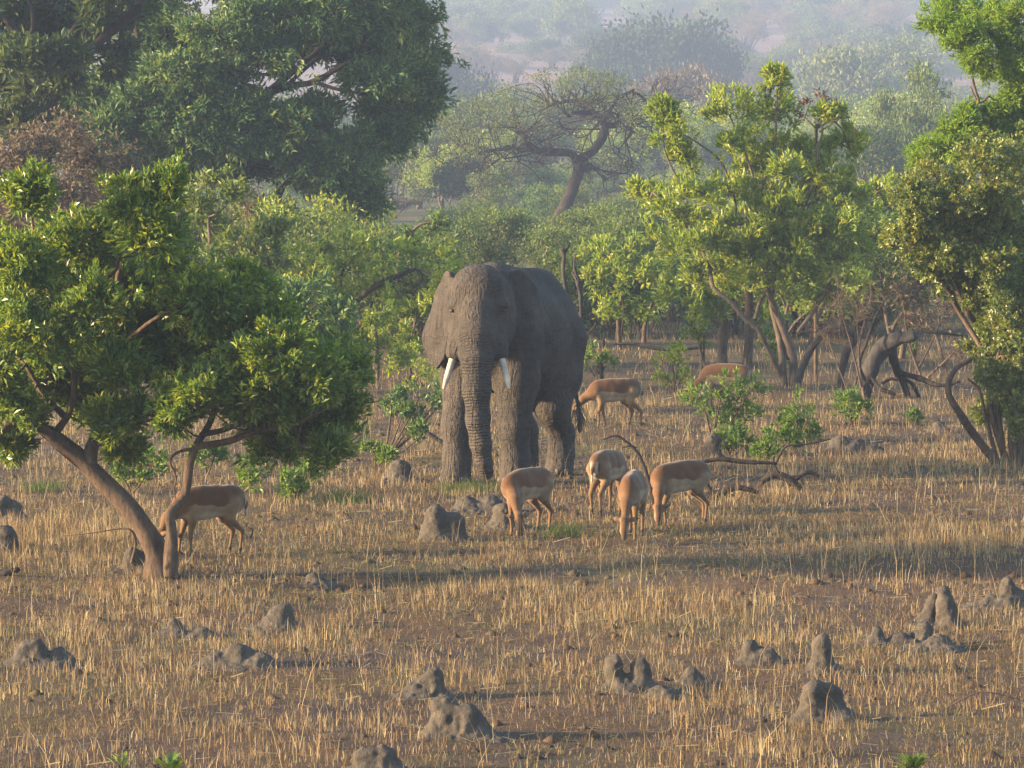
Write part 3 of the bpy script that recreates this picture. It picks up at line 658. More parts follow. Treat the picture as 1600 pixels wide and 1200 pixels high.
# ------------------------------------------------------------------ trees and shrubs of the foreground and middle ground
D1 = G(248, 902)[1]
tree('leaning_tree', 'large glossy-leaved tree leaning left on a forked trunk in the left foreground', 'tree', D1,
  [[(250, 902, 32.4), (243, 862, 20.2), (212, 808, 16.2), (165, 757, 15.4), (128, 718, 14.5), (95, 692, 13.0, -.1), (62, 668, 9.8, -.2), (30, 655, 8.9, -.2), (8, 668, 7.3, -.2), (-14, 705, 6.4, -.2)],
   [(266, 900, 13.7, -.15), (268, 835, 8.9, -.15), (266, 802, 8.3, -.15), (288, 775, 7.6), (296, 730, 6.6), (306, 698, 6.2), (330, 655, 4.8, .2), (345, 600, 4.1, .3), (352, 530, 3.4, .4), (335, 460, 2.0, .4)],
   [(306, 698, 6.2), (355, 690, 5.7, -.2), (405, 672, 4.8, -.4), (450, 668, 4.0, -.5), (505, 640, 2.6, -.6)],
   [(315, 680, 4.4), (360, 668, 4.4, .3), (398, 648, 3.5, .5), (440, 600, 2.6, .6)],
   [(300, 702, 3), (284, 704, 2.6), (270, 712, 2.2), (266, 724, 2), (273, 738, 1.8), (275, 752, 1.5), (272, 764, 1.2), (276, 786, .7)],
   [(140, 722, 12.3), (143, 700, 11.4), (152, 680, 10.6, .2), (172, 650, 7.0, .3), (180, 590, 6.2, .3), (190, 520, 5.3, .2), (185, 430, 4.4, .1), (215, 360, 2.6)],
   [(82, 684, 7.0), (110, 640, 5.3, -.3), (115, 580, 4.4, -.5), (90, 500, 3.5, -.6), (60, 400, 2.6, -.6), (48, 330, 2.2, -.6)],
   [(100, 650, 5.3), (70, 618, 4.4, -.2), (40, 570, 3.5, -.3)],
   [(185, 545, 4.4), (240, 500, 3.5, -.3), (300, 470, 2.6, -.5)],
   [(205, 880, 2.4, -.3), (212, 850, 1.9, -.4), (206, 830, 1.9, -.5), (188, 826, 1.4, -.5), (150, 832, 1.0, -.5), (95, 838, 0.5, -.4)],
   [(160, 436, 4.4, -.3), (180, 422, 3.5, -.5), (186, 402, 2.6, -.6)]],
  [(42, 305, 40, 32), (215, 322, 62, 42), (130, 372, 85, 46), (238, 372, 42, 38), (262, 300, 25, 25), (45, 418, 55, 46), (118, 455, 85, 46), (58, 520, 72, 56), (150, 528, 84, 56), (238, 478, 66, 56), (318, 468, 74, 50), (390, 455, 46, 40),
   (340, 540, 84, 56), (250, 562, 74, 46), (425, 560, 64, 46), (492, 592, 62, 42), (400, 620, 84, 46), (470, 655, 62, 48), (512, 712, 32, 24), (60, 600, 72, 42), (130, 622, 74, 38), (195, 655, 62, 32), (192, 705, 34, 28), (310, 620, 56, 36), (18, 690, 24, 22), (555, 572, 22, 18), (-12, 480, 46, 46), (180, 440, 50, 40), (280, 435, 50, 40), (100, 500, 50, 40), (210, 540, 60, 40), (300, 530, 60, 40), (150, 480, 60, 40), (400, 520, 50, 40), (460, 645, 50, 36), (350, 600, 50, 30), (530, 645, 36, 34), (545, 600, 26, 26), (520, 560, 36, 22), (440, 500, 40, 30), (-10, 575, 50, 50), (-5, 400, 40, 40), (90, 565, 56, 40), (180, 580, 50, 36), (20, 630, 40, 26), (290, 610, 46, 40), (370, 590, 50, 40), (450, 610, 44, 40), (430, 700, 40, 20), (265, 650, 26, 22), (385, 655, 34, 20), (30, 650, 28, 24)],
  L_NEAR, BARK, .112, .043, k=12, subs=30, per=6, seed=11, single=True, spread=.6, up=.1, depth=1.2, twigr=.012, subr=.25, fill=.35, jag=.065, grow=.93)

tree('canopy_tree', 'huge dark green tree with spreading crown rising above the left thicket', 'tree', 118,
  [[(298, 470, 17.7), (290, 262, 17.0), (303, 215, 15.0), (330, 195, 12.2), (365, 172, 10.2), (410, 150, 8.2, -.5), (450, 118, 5.4, -1), (520, 60, 3.4, -1)],
   [(300, 225, 10.9), (270, 180, 8.2, .5), (240, 120, 6.1, .8), (210, 40, 4.1, 1)],
   [(330, 195, 9.5), (345, 150, 7.5, .5), (330, 90, 6.1, 1), (350, 0, 4.1, 1)],
   [(400, 152, 6.1, -.5), (450, 135, 5.4, -.8), (490, 128, 4.8, -1), (540, 100, 3.4, -1.2), (600, 70, 2.0, -1.5)],
   [(440, 140, 3.4, -.8), (480, 105, 2.7, -1), (520, 70, 2.0)], [(490, 128, 3.4, -1), (530, 140, 2.7, -1.2), (590, 150, 2.0, -1.4), (640, 160, 1.4)],
   [(455, 132, 2.7), (475, 90, 2.0), (470, 50, 2.0)], [(520, 112, 2.7, -1.1), (560, 80, 2.0), (580, 30, 1.4)],
   [(418, 350, 6.1, -.4), (422, 318, 5.4, -.4), (438, 296, 4.8, -.5), (462, 276, 4.1, -.7), (500, 262, 2.7, -.9), (550, 262, 2.0, -1)],
   [(295, 250, 6.1), (350, 250, 4.8, -.6), (420, 262, 4.1, -.8), (470, 262, 2.7)], [(285, 240, 6.1), (220, 215, 4.8, -.6), (150, 185, 3.4, -1)], [(340, 190, 5.4), (400, 212, 4.1, -.8), (470, 200, 2.7, -1.2)],
   [(540, 105, 2.0), (600, 115, 1.7), (660, 130, 1.0)], [(560, 110, 2.0), (590, 170, 1.4), (600, 200, 1.0)]],
  [(205, 205, 96, 72), (140, 170, 56, 46), (280, 62, 84, 56), (335, 132, 70, 44), (248, 140, 66, 52), (150, 238, 56, 32), (235, 258, 56, 26), (110, 215, 40, 40), (205, 110, 50, 40), (430, 46, 76, 56), (505, 36, 76, 54), (580, 52, 66, 52), (640, 80, 46, 54), (662, 150, 26, 26), (610, 168, 52, 30), (640, 30, 40, 34),
   (480, 185, 56, 30), (395, 225, 50, 30), (380, 262, 66, 28), (470, 246, 62, 34), (540, 248, 56, 36), (596, 228, 44, 36), (560, 296, 26, 26), (520, 285, 36, 22), (435, 340, 22, 20), (418, 368, 16, 16), (300, -60, 150, 66), (480, -66, 150, 66), (180, -20, 90, 50), (620, 205, 30, 24), (580, 320, 12, 16), (300, 235, 50, 25), (345, 215, 30, 18), (590, 120, 54, 22), (540, 85, 40, 20), (300, 175, 50, 34, -3), (340, 225, 56, 28, -3), (275, 118, 56, 36, -3), (385, 175, 46, 24, -3), (350, 60, 66, 36, -3), (425, 90, 46, 26, -3), (230, 170, 46, 34, -3), (180, 215, 46, 34, -3), (310, 110, 46, 30, 3), (260, 215, 40, 24, -3), (440, 200, 40, 22, -3), (410, 20, 60, 36, -3), (510, 20, 60, 36, -3), (540, 270, 40, 26, -2), (480, 275, 40, 20, -2), (250, 60, 50, 40, 2), (650, 110, 30, 30), (600, 20, 50, 40)],
  L_BIG, BARKD, .22, .07, k=13, subs=28, per=9, seed=21, spread=.7, up=-.15, depth=2.8, twigr=.03, subr=.36, fill=.4, jag=.16)

tree('dark_edge_tree', 'dark tree with thick black limbs cut off by the left edge', 'tree', 108,
  [[(58, 470, 14.1), (66, 300, 12.8), (70, 190, 12.8), (66, 140, 11.5), (60, 95, 10.9), (95, 82, 9.6), (125, 88, 8.3), (160, 60, 7.7), (215, 12, 7.7), (240, -30, 5.8)],
   [(62, 95, 8.3), (40, 66, 7.0), (20, 40, 5.8), (-20, 10, 4.5)], [(60, 90, 5.8), (20, 96, 5.1), (-20, 108, 4.5)], [(100, 82, 6.4), (112, 55, 5.8), (128, 25, 4.5), (150, -20, 3.8)], [(45, 70, 4.5), (52, 30, 3.8), (40, -20, 3.2)], [(128, 60, 6.4), (140, 42, 5.1), (160, 40, 3.2)], [(70, 180, 5.1), (100, 135, 2.6), (80, 100, 1.9)]],
  [(20, 25, 56, 42), (90, 0, 76, 28), (20, 150, 54, 36), (80, 190, 30, 22), (25, 200, 50, 30), (60, 128, 36, 16), (200, -14, 70, 24), (140, 22, 24, 12), (10, 90, 24, 16), (-30, 60, 40, 70), (100, 118, 24, 12), (120, 55, 40, 30, 2.5), (60, 45, 40, 30, 2.5), (175, 85, 34, 26, 2.5), (85, 100, 40, 24, 2.5), (190, 20, 36, 24, 2.5), (40, 90, 40, 30, -2.5), (100, 90, 30, 20, -2.5)],
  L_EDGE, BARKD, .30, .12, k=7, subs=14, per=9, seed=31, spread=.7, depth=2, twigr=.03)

tree('feathery_tree', 'bright green feathery tree overhanging the top right corner', 'tree', 78,
  [[(1640, 700, 14), (1636, 400, 13), (1622, 180, 10), (1600, 138, 8), (1575, 95, 6), (1540, 40, 3)], [(1625, 250, 8), (1580, 240, 5), (1520, 225, 4), (1460, 232, 2)], [(1530, 160, 2, -.2), (1518, 110, 2, -.2), (1524, 40, 1.5)], [(1545, 150, 1.8), (1530, 160, 1.8), (1516, 135, 1)], [(1610, 150, 5), (1590, 60, 4), (1560, 10, 3)]],
  [(1490, 20, 46, 26), (1470, 45, 24, 18), (1545, 40, 56, 36), (1590, 80, 40, 46), (1560, 110, 36, 20), (1520, 62, 36, 26), (1600, 20, 40, 40), (1490, 232, 48, 20), (1455, 240, 28, 14), (1440, 258, 16, 8), (1550, 205, 54, 30), (1600, 195, 40, 36), (1505, 205, 36, 16), (1575, 170, 36, 16), (1520, 90, 16, 16), (1600, 140, 24, 20), (1510, 180, 5, 8)],
  L_FEATH, BARK, .13, .036, k=12, subs=24, per=9, seed=41, spread=.75, up=-.05, depth=.8, twigr=.010, subr=.32, fill=.3, grow=1.1)

D5 = G(1582, 728)[1]
tree('olive_thicket_tree', 'many-stemmed small-leaved olive green tree along the right edge', 'tree', D5,
  [[(1585, 728, 9), (1580, 640, 7), (1566, 540, 6), (1540, 460, 5, .3), (1500, 400, 4, .4), (1470, 330, 3)], [(1560, 726, 8, -.1), (1530, 690, 7, -.2), (1505, 655, 6, -.4), (1482, 612, 5, -.5), (1490, 580, 4.5, -.5), (1510, 565, 4, -.5), (1534, 552, 3, -.4)],
   [(1592, 726, 8), (1600, 600, 6), (1590, 480, 5), (1580, 380, 4)], [(1575, 728, 6), (1548, 640, 5), (1540, 560, 4), (1500, 490, 4, .3), (1480, 450, 4), (1440, 405, 3), (1405, 375, 2)], [(1570, 728, 5), (1556, 600, 4), (1565, 500, 3), (1530, 420, 3)], [(1600, 730, 7), (1615, 600, 6), (1610, 450, 4)], [(1590, 725, 4), (1572, 610, 3), (1582, 500, 2.5), (1560, 430, 2)], [(1578, 726, 4), (1590, 650, 3), (1575, 560, 3), (1590, 520, 2)], [(1520, 500, 6, .2), (1508, 480, 5), (1478, 420, 4), (1430, 350, 2)], [(1560, 726, 4), (1540, 650, 3), (1530, 610, 2.5), (1510, 590, 2)]],
  [(1470, 292, 54, 44), (1538, 272, 52, 42), (1430, 330, 36, 36), (1590, 260, 40, 52), (1440, 378, 44, 32), (1516, 362, 54, 46), (1585, 355, 44, 46), (1402, 372, 26, 16), (1560, 420, 40, 30), (1595, 450, 24, 40), (1540, 500, 22, 22), (1585, 560, 26, 36), (1600, 510, 30, 50), (1475, 330, 40, 30), (1550, 320, 40, 30), (1530, 470, 26, 16), (1580, 625, 18, 20), (1535, 540, 16, 14), (1600, 680, 24, 26), (1500, 430, 40, 30), (1540, 440, 46, 36), (1580, 490, 40, 36), (1560, 520, 30, 26), (1470, 410, 30, 20), (1600, 600, 36, 40), (1555, 590, 22, 26), (1590, 650, 28, 30), (1545, 640, 14, 18), (1450, 420, 20, 10), (1420, 305, 16, 14)],
  L_OLIVE, BARK, .078, .046, k=13, subs=26, per=10, seed=51, spread=.9, up=.15, depth=.9, twigr=.009, subr=.36, fill=.25, grow=1.2)

D6 = G(1237, 604)[1]
tree('multi_stemmed_tree', 'tall yellow-green tree with several grey stems right of the herd', 'tree', D6,
  [[(1240, 606, 7.4), (1239, 560, 6.7), (1226, 520, 6.1), (1210, 480, 5.4), (1198, 448, 4.7, -.2), (1200, 420, 4.0), (1196, 380, 3.4), (1190, 300, 2.7), (1210, 230, 2.0), (1214, 150, 1.3)],
   [(1226, 604, 6.1), (1222, 560, 5.4), (1216, 520, 4.7, .3), (1205, 470, 4.0, .4), (1215, 430, 3.4, .5), (1240, 370, 2.7, .6), (1270, 290, 2.0)],
   [(1222, 590, 4.7), (1200, 545, 4.0, -.3), (1185, 515, 4.0, -.5), (1165, 498, 4.0, -.5), (1140, 470, 3.7, -.5), (1115, 450, 3.7, -.4), (1108, 420, 3.4), (1092, 380, 2.7), (1060, 340, 2.0, -.3), (1020, 300, 1.3)],
   [(1234, 560, 4.7), (1222, 530, 4.0, .3), (1214, 508, 4.0, .4)], [(1246, 520, 3.4, .2), (1275, 480, 3.0, .3), (1296, 440, 2.7, .3), (1290, 380, 2.0), (1320, 300, 1.3)], [(1180, 500, 3.4, -.3), (1188, 470, 3.0), (1200, 455, 2.7)], [(1110, 430, 2.7), (1120, 380, 2.0), (1150, 330, 2.0), (1130, 260, 2.0), (1100, 230, 1.3), (1050, 200, 1.0)],
   [(1280, 290, 2.0), (1278, 240, 2.0), (1285, 200, 1.6), (1270, 182, 1.0)], [(1280, 206, 1.3), (1305, 190, 1.0), (1320, 180, 0.7)], [(1196, 340, 2.0), (1165, 240, 1.6), (1140, 180, 1.3)], [(1120, 300, 2.0), (1070, 290, 1.6), (1040, 240, 1.3), (1035, 190, 1.0)]],
  [(1048, 205, 28, 38), (1036, 178, 18, 20), (1070, 245, 22, 18), (1138, 170, 48, 36), (1150, 218, 34, 26), (1216, 172, 36, 40), (1212, 122, 14, 14), (1190, 232, 56, 36), (1268, 240, 46, 34), (1322, 222, 26, 28), (1295, 178, 30, 8), (1010, 300, 34, 15), (1058, 330, 44, 26), (1100, 302, 44, 18), (1188, 292, 54, 36), (1222, 334, 54, 36), (1282, 300, 46, 44), (1168, 352, 54, 36), (1258, 372, 54, 36), (1118, 378, 44, 26), (1312, 345, 40, 34), (1200, 425, 54, 26), (1100, 430, 32, 24), (1275, 425, 54, 34), (1225, 395, 40, 24), (1340, 385, 30, 30), (1290, 468, 36, 20), (1160, 400, 36, 22), (1235, 268, 30, 22), (1240, 330, 50, 40), (1150, 300, 40, 30), (1250, 440, 50, 30), (1080, 385, 40, 28), (1140, 430, 36, 24), (1310, 400, 40, 34), (1200, 380, 50, 34), (1290, 270, 30, 26), (1065, 300, 34, 20), (1330, 300, 24, 30), (1020, 310, 24, 14), (1180, 260, 36, 26)],
  L_YEL, BARKG, .155, .064, k=8, subs=19, per=6, seed=61, spread=.55, up=.35, depth=1.1, twigr=.012, subr=.25, fill=.35, grow=1.03)
tree('flowering_shoot', 'thin upright shoot with dark red leaf tips above the yellow-green tree', 'tree shoot', D6 + 1.2,
  [[(1276, 300, 3), (1275, 230, 2.5), (1278, 200, 2), (1290, 180, 1.2)], [(1277, 203, 1.6), (1258, 184, 1)], [(1278, 200, 1.6), (1306, 184, 1), (1325, 184, .8)]],
  [(1266, 160, 8, 5), (1290, 152, 10, 5), (1318, 178, 8, 8), (1252, 178, 6, 5), (1334, 208, 6, 8), (1300, 168, 10, 5)], L_RED, BARK, .09, .04, k=5, subs=5, per=4, seed=62, depth=.2, twigr=.008)
D7 = 97
tree('straight_trunked_tree', 'slim tree with paired pale trunks behind the half hidden impala', 'tree', D7,
  [[(1130, 572, 8.0), (1128, 530, 7.2), (1130, 505, 6.4), (1124, 470, 6.4), (1122, 420, 4.8), (1100, 360, 3.2), (1070, 310, 1.6)], [(1168, 578, 8.8, .5), (1170, 540, 7.2, .5), (1172, 500, 7.2, .5), (1170, 440, 5.6, .5), (1180, 380, 4.0), (1170, 320, 2.4)], [(1128, 512, 4.0), (1112, 500, 3.2), (1104, 480, 2.0)], [(1172, 505, 4.8, .4), (1190, 485, 4.0), (1205, 462, 3.2), (1220, 420, 2.4)], [(1132, 540, 4.8), (1140, 500, 4.0), (1145, 490, 3.2)], [(1265, 540, 4.8, 1), (1275, 500, 4.0, 1), (1290, 470, 3.2, 1), (1300, 420, 2.4)]],
  [(1090, 440, 36, 28), (1085, 490, 24, 24), (1120, 480, 18, 24), (1150, 440, 34, 26), (1060, 400, 36, 30), (1140, 340, 40, 34), (1075, 350, 40, 24), (1230, 450, 34, 24), (1030, 380, 30, 20), (1200, 500, 24, 14), (1300, 400, 40, 34), (1350, 340, 34, 30), (1370, 300, 24, 22), (1330, 440, 36, 26), (1050, 460, 16, 20)],
  L_YEL, BARKG, .19, .08, k=7, subs=9, per=8, seed=71, spread=.6, depth=1.5, twigr=.016)

tree('wide_bush_tree', 'spreading yellow-tinged bush tree with a slanting limb left of the elephant', 'tree', 96,
  [[(520, 560, 5), (528, 500, 5), (545, 470, 4), (600, 440, 4), (650, 420, 3)], [(505, 494, 4, -.4), (545, 478, 5, -.4), (575, 455, 5, -.4), (600, 440, 4, -.3), (640, 420, 2)], [(590, 545, 2.5), (592, 500, 2.5), (585, 440, 2)], [(572, 545, 2.5), (572, 500, 2.5), (582, 470, 2)], [(535, 470, 3), (532, 440, 3), (540, 410, 2)]],
  [(480, 400, 40, 20), (540, 390, 40, 18), (600, 395, 46, 24), (650, 400, 34, 24), (690, 420, 36, 30), (560, 425, 56, 24), (500, 425, 46, 24), (630, 440, 50, 30), (690, 470, 36, 36), (660, 500, 36, 30), (590, 480, 40, 24), (540, 460, 30, 20), (700, 520, 24, 26), (710, 440, 24, 36), (610, 520, 30, 20), (645, 545, 26, 16), (570, 540, 20, 14), (450, 420, 24, 18), (470, 450, 30, 18)],
  L_YEL, BARK, .18, .085, k=7, subs=9, per=8, seed=81, depth=1.5, twigr=.014)
tree('leaning_stem_shrub', 'thin bare curved stem ending in one dark ball of leaves left of the elephant', 'shrub', 100,
  [[(616, 520, 2.0), (622, 410, 1.9), (628, 392, 1.9), (636, 372, 2.2), (652, 354, 2), (668, 348, 1.6), (684, 350, 1)]], [(686, 350, 15, 16), (640, 372, 5, 6), (638, 385, 10, 8)], L_BIG, BARKG, .15, .07, k=7, subs=9, per=8, seed=82, depth=.1, twigr=.01, ground_first=True)
tree('dark_small_tree', 'small dark green tree with two short trunks right of the leaning tree', 'tree', 80,
  [[(450, 620, 5), (456, 560, 5), (472, 535, 4), (480, 500, 3)], [(496, 620, 4), (494, 560, 4), (488, 530, 3)], [(470, 540, 3), (450, 500, 2.5)]],
  [(480, 470, 46, 30), (450, 500, 34, 28), (500, 505, 44, 26), (530, 490, 26, 24), (470, 530, 30, 14), (430, 470, 24, 24), (520, 530, 18, 10)],
  L_BIG, BARKD, .17, .075, k=8, subs=10, per=8, seed=83, depth=.8, twigr=.013)
tree('pale_bush_tree', 'pale green bushy tree rising just behind the leaning foreground tree', 'tree', 86,
  [[(330, 620, 6), (335, 480, 5), (330, 400, 4), (325, 340, 2)], [(334, 480, 4), (380, 420, 3), (410, 370, 2)], [(300, 620, 4), (296, 450, 3), (280, 380, 2)]],
  [(340, 292, 46, 22), (312, 320, 34, 24), (370, 300, 26, 22), (325, 355, 26, 34), (380, 385, 44, 30), (330, 415, 60, 36), (420, 365, 24, 12), (400, 430, 46, 36), (280, 420, 40, 40), (300, 500, 60, 40), (400, 500, 50, 36), (360, 460, 40, 24), (420, 405, 26, 18), (350, 560, 60, 30)],
  L_MID, BARKG, .18, .08, k=7, subs=9, per=8, seed=84, depth=1.2, twigr=.014)
tree('slender_sapling_tree', 'slender pale sapling tree with two thin curving trunks near the elephant', 'sapling', 88,
  [[(590, 575, 3), (590, 545, 2.6), (586, 500, 2.4), (600, 470, 1.6)], [(576, 560, 2.6), (572, 525, 2.4), (580, 490, 1.8)]], [(605, 480, 22, 20), (580, 500, 20, 16), (620, 520, 20, 20), (600, 545, 18, 16), (635, 560, 16, 14)], L_YEL, BARKG, .14, .06, k=7, subs=8, per=7, seed=85, depth=.5, twigr=.008)
tree('round_bush_tree', 'round-topped small tree on slim stems right of the elephant rump', 'tree', 104,
  [[(968, 525, 4), (966, 490, 3.5), (972, 460, 3), (985, 420, 2)], [(970, 525, 3), (974, 480, 3), (960, 430, 2)], [(1006, 535, 4), (1008, 505, 3), (1020, 470, 2)]],
  [(950, 405, 40, 26), (985, 395, 40, 26), (1000, 440, 34, 26), (960, 445, 40, 22), (1015, 415, 26, 24), (930, 430, 22, 20), (1020, 475, 20, 20), (945, 480, 26, 14), (985, 490, 22, 14)], L_YEL, BARK, .17, .08, k=7, subs=9, per=8, seed=86, depth=1, twigr=.014)

# bare brown thicket on the left
def bare_shrub(name, label, D, base, spots, seed, leafmat, nleaf=5, group=None, r0=.05, tw=TWIGB):
    rng = np.random.default_rng(seed); b = W(base[0], base[1], D); b[2] = Hs(b[0], D)
    root = empty(name, b); tag(root, label, 'shrub', group)
    mb, lf = MB(), MB()
    for c in spots:
        ctr = W(c[0], c[1], D + rng.uniform(-1, 1)); S = ppm(D); rx, rz = c[2] / S, c[3] / S
        st = b + np.array([rng.uniform(-.5, .5), rng.uniform(-.4, .4), 0])
        tube(mb, [st, (st + ctr) / 2 + rng.normal(0, .2, 3), ctr], [r0, r0 * .7, r0 * .4], 5, 4)
        for q in range(c[4] if len(c) > 4 else 26):
            e = ctr + norm(rng.normal(0, 1, 3)) * np.array([rx, (rx + rz) / 2, rz]) * rng.uniform(.5, 1.1); m_ = (ctr + e) / 2 + rng.normal(0, .12, 3)
            tube(mb, [ctr, m_, e], [r0 * .34, r0 * .22, r0 * .08], 3, 3, cap=False)
            for s_ in range(4):
                f = m_ + (e - m_) * rng.uniform(0, 1) ; g_ = f + rng.normal(0, .28, 3); tube(mb, [f, g_], [r0 * .13, r0 * .06], 3, 1, cap=False)
            if nleaf: leaves(lf, np.array([e, m_, (e + m_) / 2]), norm(rng.normal(0, 1, (3, 3))), nleaf, .16, .07, rng, .9, .1, 1.2)
    link('trunk', mb.mesh('branches', tw, b, rnd=False), root)
    if lf.n: link('foliage', lf.mesh('foliage', leafmat, b, smooth=False), root)
bare_shrub('bare_thicket', 'reddish-brown half bare thicket under the dark tree at the left edge', 92, (30, 480), [(30, 240, 40, 40, 40), (60, 290, 40, 36, 40), (20, 330, 36, 40, 36), (70, 225, 34, 24, 26), (10, 400, 30, 40, 30), (-10, 270, 30, 60, 30)], 91, L_DRY, 6)
bare_shrub('bare_thicket', 'greyish-brown twiggy thicket below the huge tree at the left', 95, (140, 480), [(130, 240, 44, 40, 44), (100, 300, 44, 40, 40), (165, 300, 40, 36, 36), (190, 260, 30, 30, 24), (110, 205, 34, 20, 20), (150, 350, 50, 40, 36)], 92, L_DRY, 5)
bare_shrub('bare_thicket', 'small leafless pale shrub poking up between the pale bush and huge tree', 90, (390, 430), [(385, 325, 22, 26, 22), (360, 345, 18, 18, 12)], 93, L_DRY, 0, r0=.03)
bare_shrub('red_twig_shrub', 'leafless reddish twigs around the arched dead trunk', 84, (1330, 605), [(1310, 470, 30, 50, 22), (1340, 500, 20, 40, 16), (1290, 520, 20, 40, 14), (1360, 470, 30, 30, 18)], 94, L_DRY, 0, r0=.03)
bare_shrub('red_twig_shrub', 'bare dark twigs behind the broken dead trunk near the olive tree', 92, (1450, 570), [(1440, 500, 36, 30, 18), (1480, 480, 30, 40, 20), (1410, 460, 30, 30, 18), (1500, 540, 24, 24, 14)], 95, L_DRY, 1, r0=.035)
bare_shrub('dry_twig_shrub', 'low dry twig shrub standing in grass at the right', 62, (1408, 822), [(1400, 780, 16, 26, 10), (1420, 760, 16, 26, 8)], 96, L_DRY, 0, r0=.014)

# flat-topped acacia in the hazy distance, with recursive bare branches
def acacia():
    D = 221; rng = np.random.default_rng(5); S = ppm(D); b = W(862, 366, D); b[2] = Hs(b[0], D)
    root = empty('acacia_tree', b); tag(root, 'flat-topped acacia with bent dark trunk and tangled bare branches behind the elephant', 'tree')
    def L(name, pts):
        P = np.array([W(q[0], q[1], D + (q[3] if len(q) > 3 else 0)) for q in pts]); mb = MB(); P, r = tube(mb, P, [q[2] / S for q in pts], 8, 5, .15, int(pts[0][0])); link(name, mb.mesh(name, BARKD, b, rnd=False), root); return P
    ls = [L('trunk', [(858, 378, 11), (866, 358, 10.5), (884, 322, 10), (896, 290, 9), (906, 258, 8.5), (900, 246, 8)])]
    for pts in ([(902, 252, 7), (892, 240, 7), (868, 238, 6.5), (842, 236, 6, -.3), (826, 226, 5, -.6), (818, 210, 4, -1)], [(902, 252, 7.5), (926, 236, 7), (942, 214, 7, .3), (944, 194, 6.5, .5), (932, 180, 5, .5), (905, 176, 4, 0), (885, 182, 3, -.5)],
                [(940, 190, 5), (958, 196, 5, .5), (968, 184, 4, .8), (980, 190, 3.5, 1), (990, 206, 2.5, 1)], [(908, 268, 5), (920, 262, 4.5), (922, 254, 4)], [(930, 182, 4), (920, 165, 3.5, .5), (890, 158, 3, 1), (860, 165, 2.5, 1)], [(842, 236, 3.5), (800, 232, 3), (760, 236, 2), (730, 242, 1.5)], [(944, 200, 3.5), (960, 160, 3, 1), (990, 140, 2, 1)]):
        ls.append(L('limb', pts))
    A = np.vstack([l[len(l) // 3:] for l in ls[1:]])
    tw, lf = MB(), MB(); ztop = W(880, 118, D)[2]
    def grow(p, d, ln, r, dep):
        d = norm(d + rng.normal(0, .28, 3) + np.array([0, 0, .02])); m_ = p + d * ln * .5 + rng.normal(0, ln * .10, 3); e = p + norm(d + rng.normal(0, .3, 3)) * ln
        tube(tw, [p, m_, e], [r, r * .85, r * .6], 3, 2, cap=False)
        if dep == 0 or e[2] > ztop: return
        for _ in range(2 if rng.random() < .72 else 3): grow(e, d + rng.normal(0, .55, 3), ln * rng.uniform(.62, .9), r * .6, dep - 1)
    for i in range(64):
        p = A[rng.integers(len(A))]; az = rng.uniform(0, 2 * math.pi); out_ = np.array([math.cos(az), math.sin(az) * .8, rng.uniform(-.5, .32)])
        out_[0] += .5 * np.sign(p[0] - W(895, 200, D)[0])
        grow(p, out_, rng.uniform(1.1, 1.9), rng.uniform(.045, .075), 4)
    for (cx, cy, rx, ry) in [(800, 150, 60, 18), (860, 128, 60, 16), (920, 125, 60, 16), (970, 140, 40, 18), (750, 175, 50, 18), (720, 205, 34, 16), (790, 185, 60, 16), (860, 160, 70, 16), (930, 155, 60, 16), (730, 240, 40, 14), (990, 180, 30, 20), (780, 215, 50, 12), (700, 190, 20, 16), (890, 120, 40, 14)]:
        c = W(cx, cy, D + rng.uniform(-2.5, 2.5)); tips, dirs, sc = clump_tips(c, rx / S, ry / S, rng, 14, 7, ry=2.2, subr=.35); leaves(lf, tips, dirs, 4, .16, .075, rng, .8, .2, 1.0)
        for q in sc[::2]:
            near = A[np.argmin(np.linalg.norm(A - q, axis=1))]; twig_set(tw, near, [q], .035, rng, 3, sag=-.05)
    tag(link('twigs', tw.mesh('twigs', BARKD, b, rnd=False), root), kind='stuff'); link('foliage', lf.mesh('foliage', L_FAR, b, smooth=False), root)
acacia()

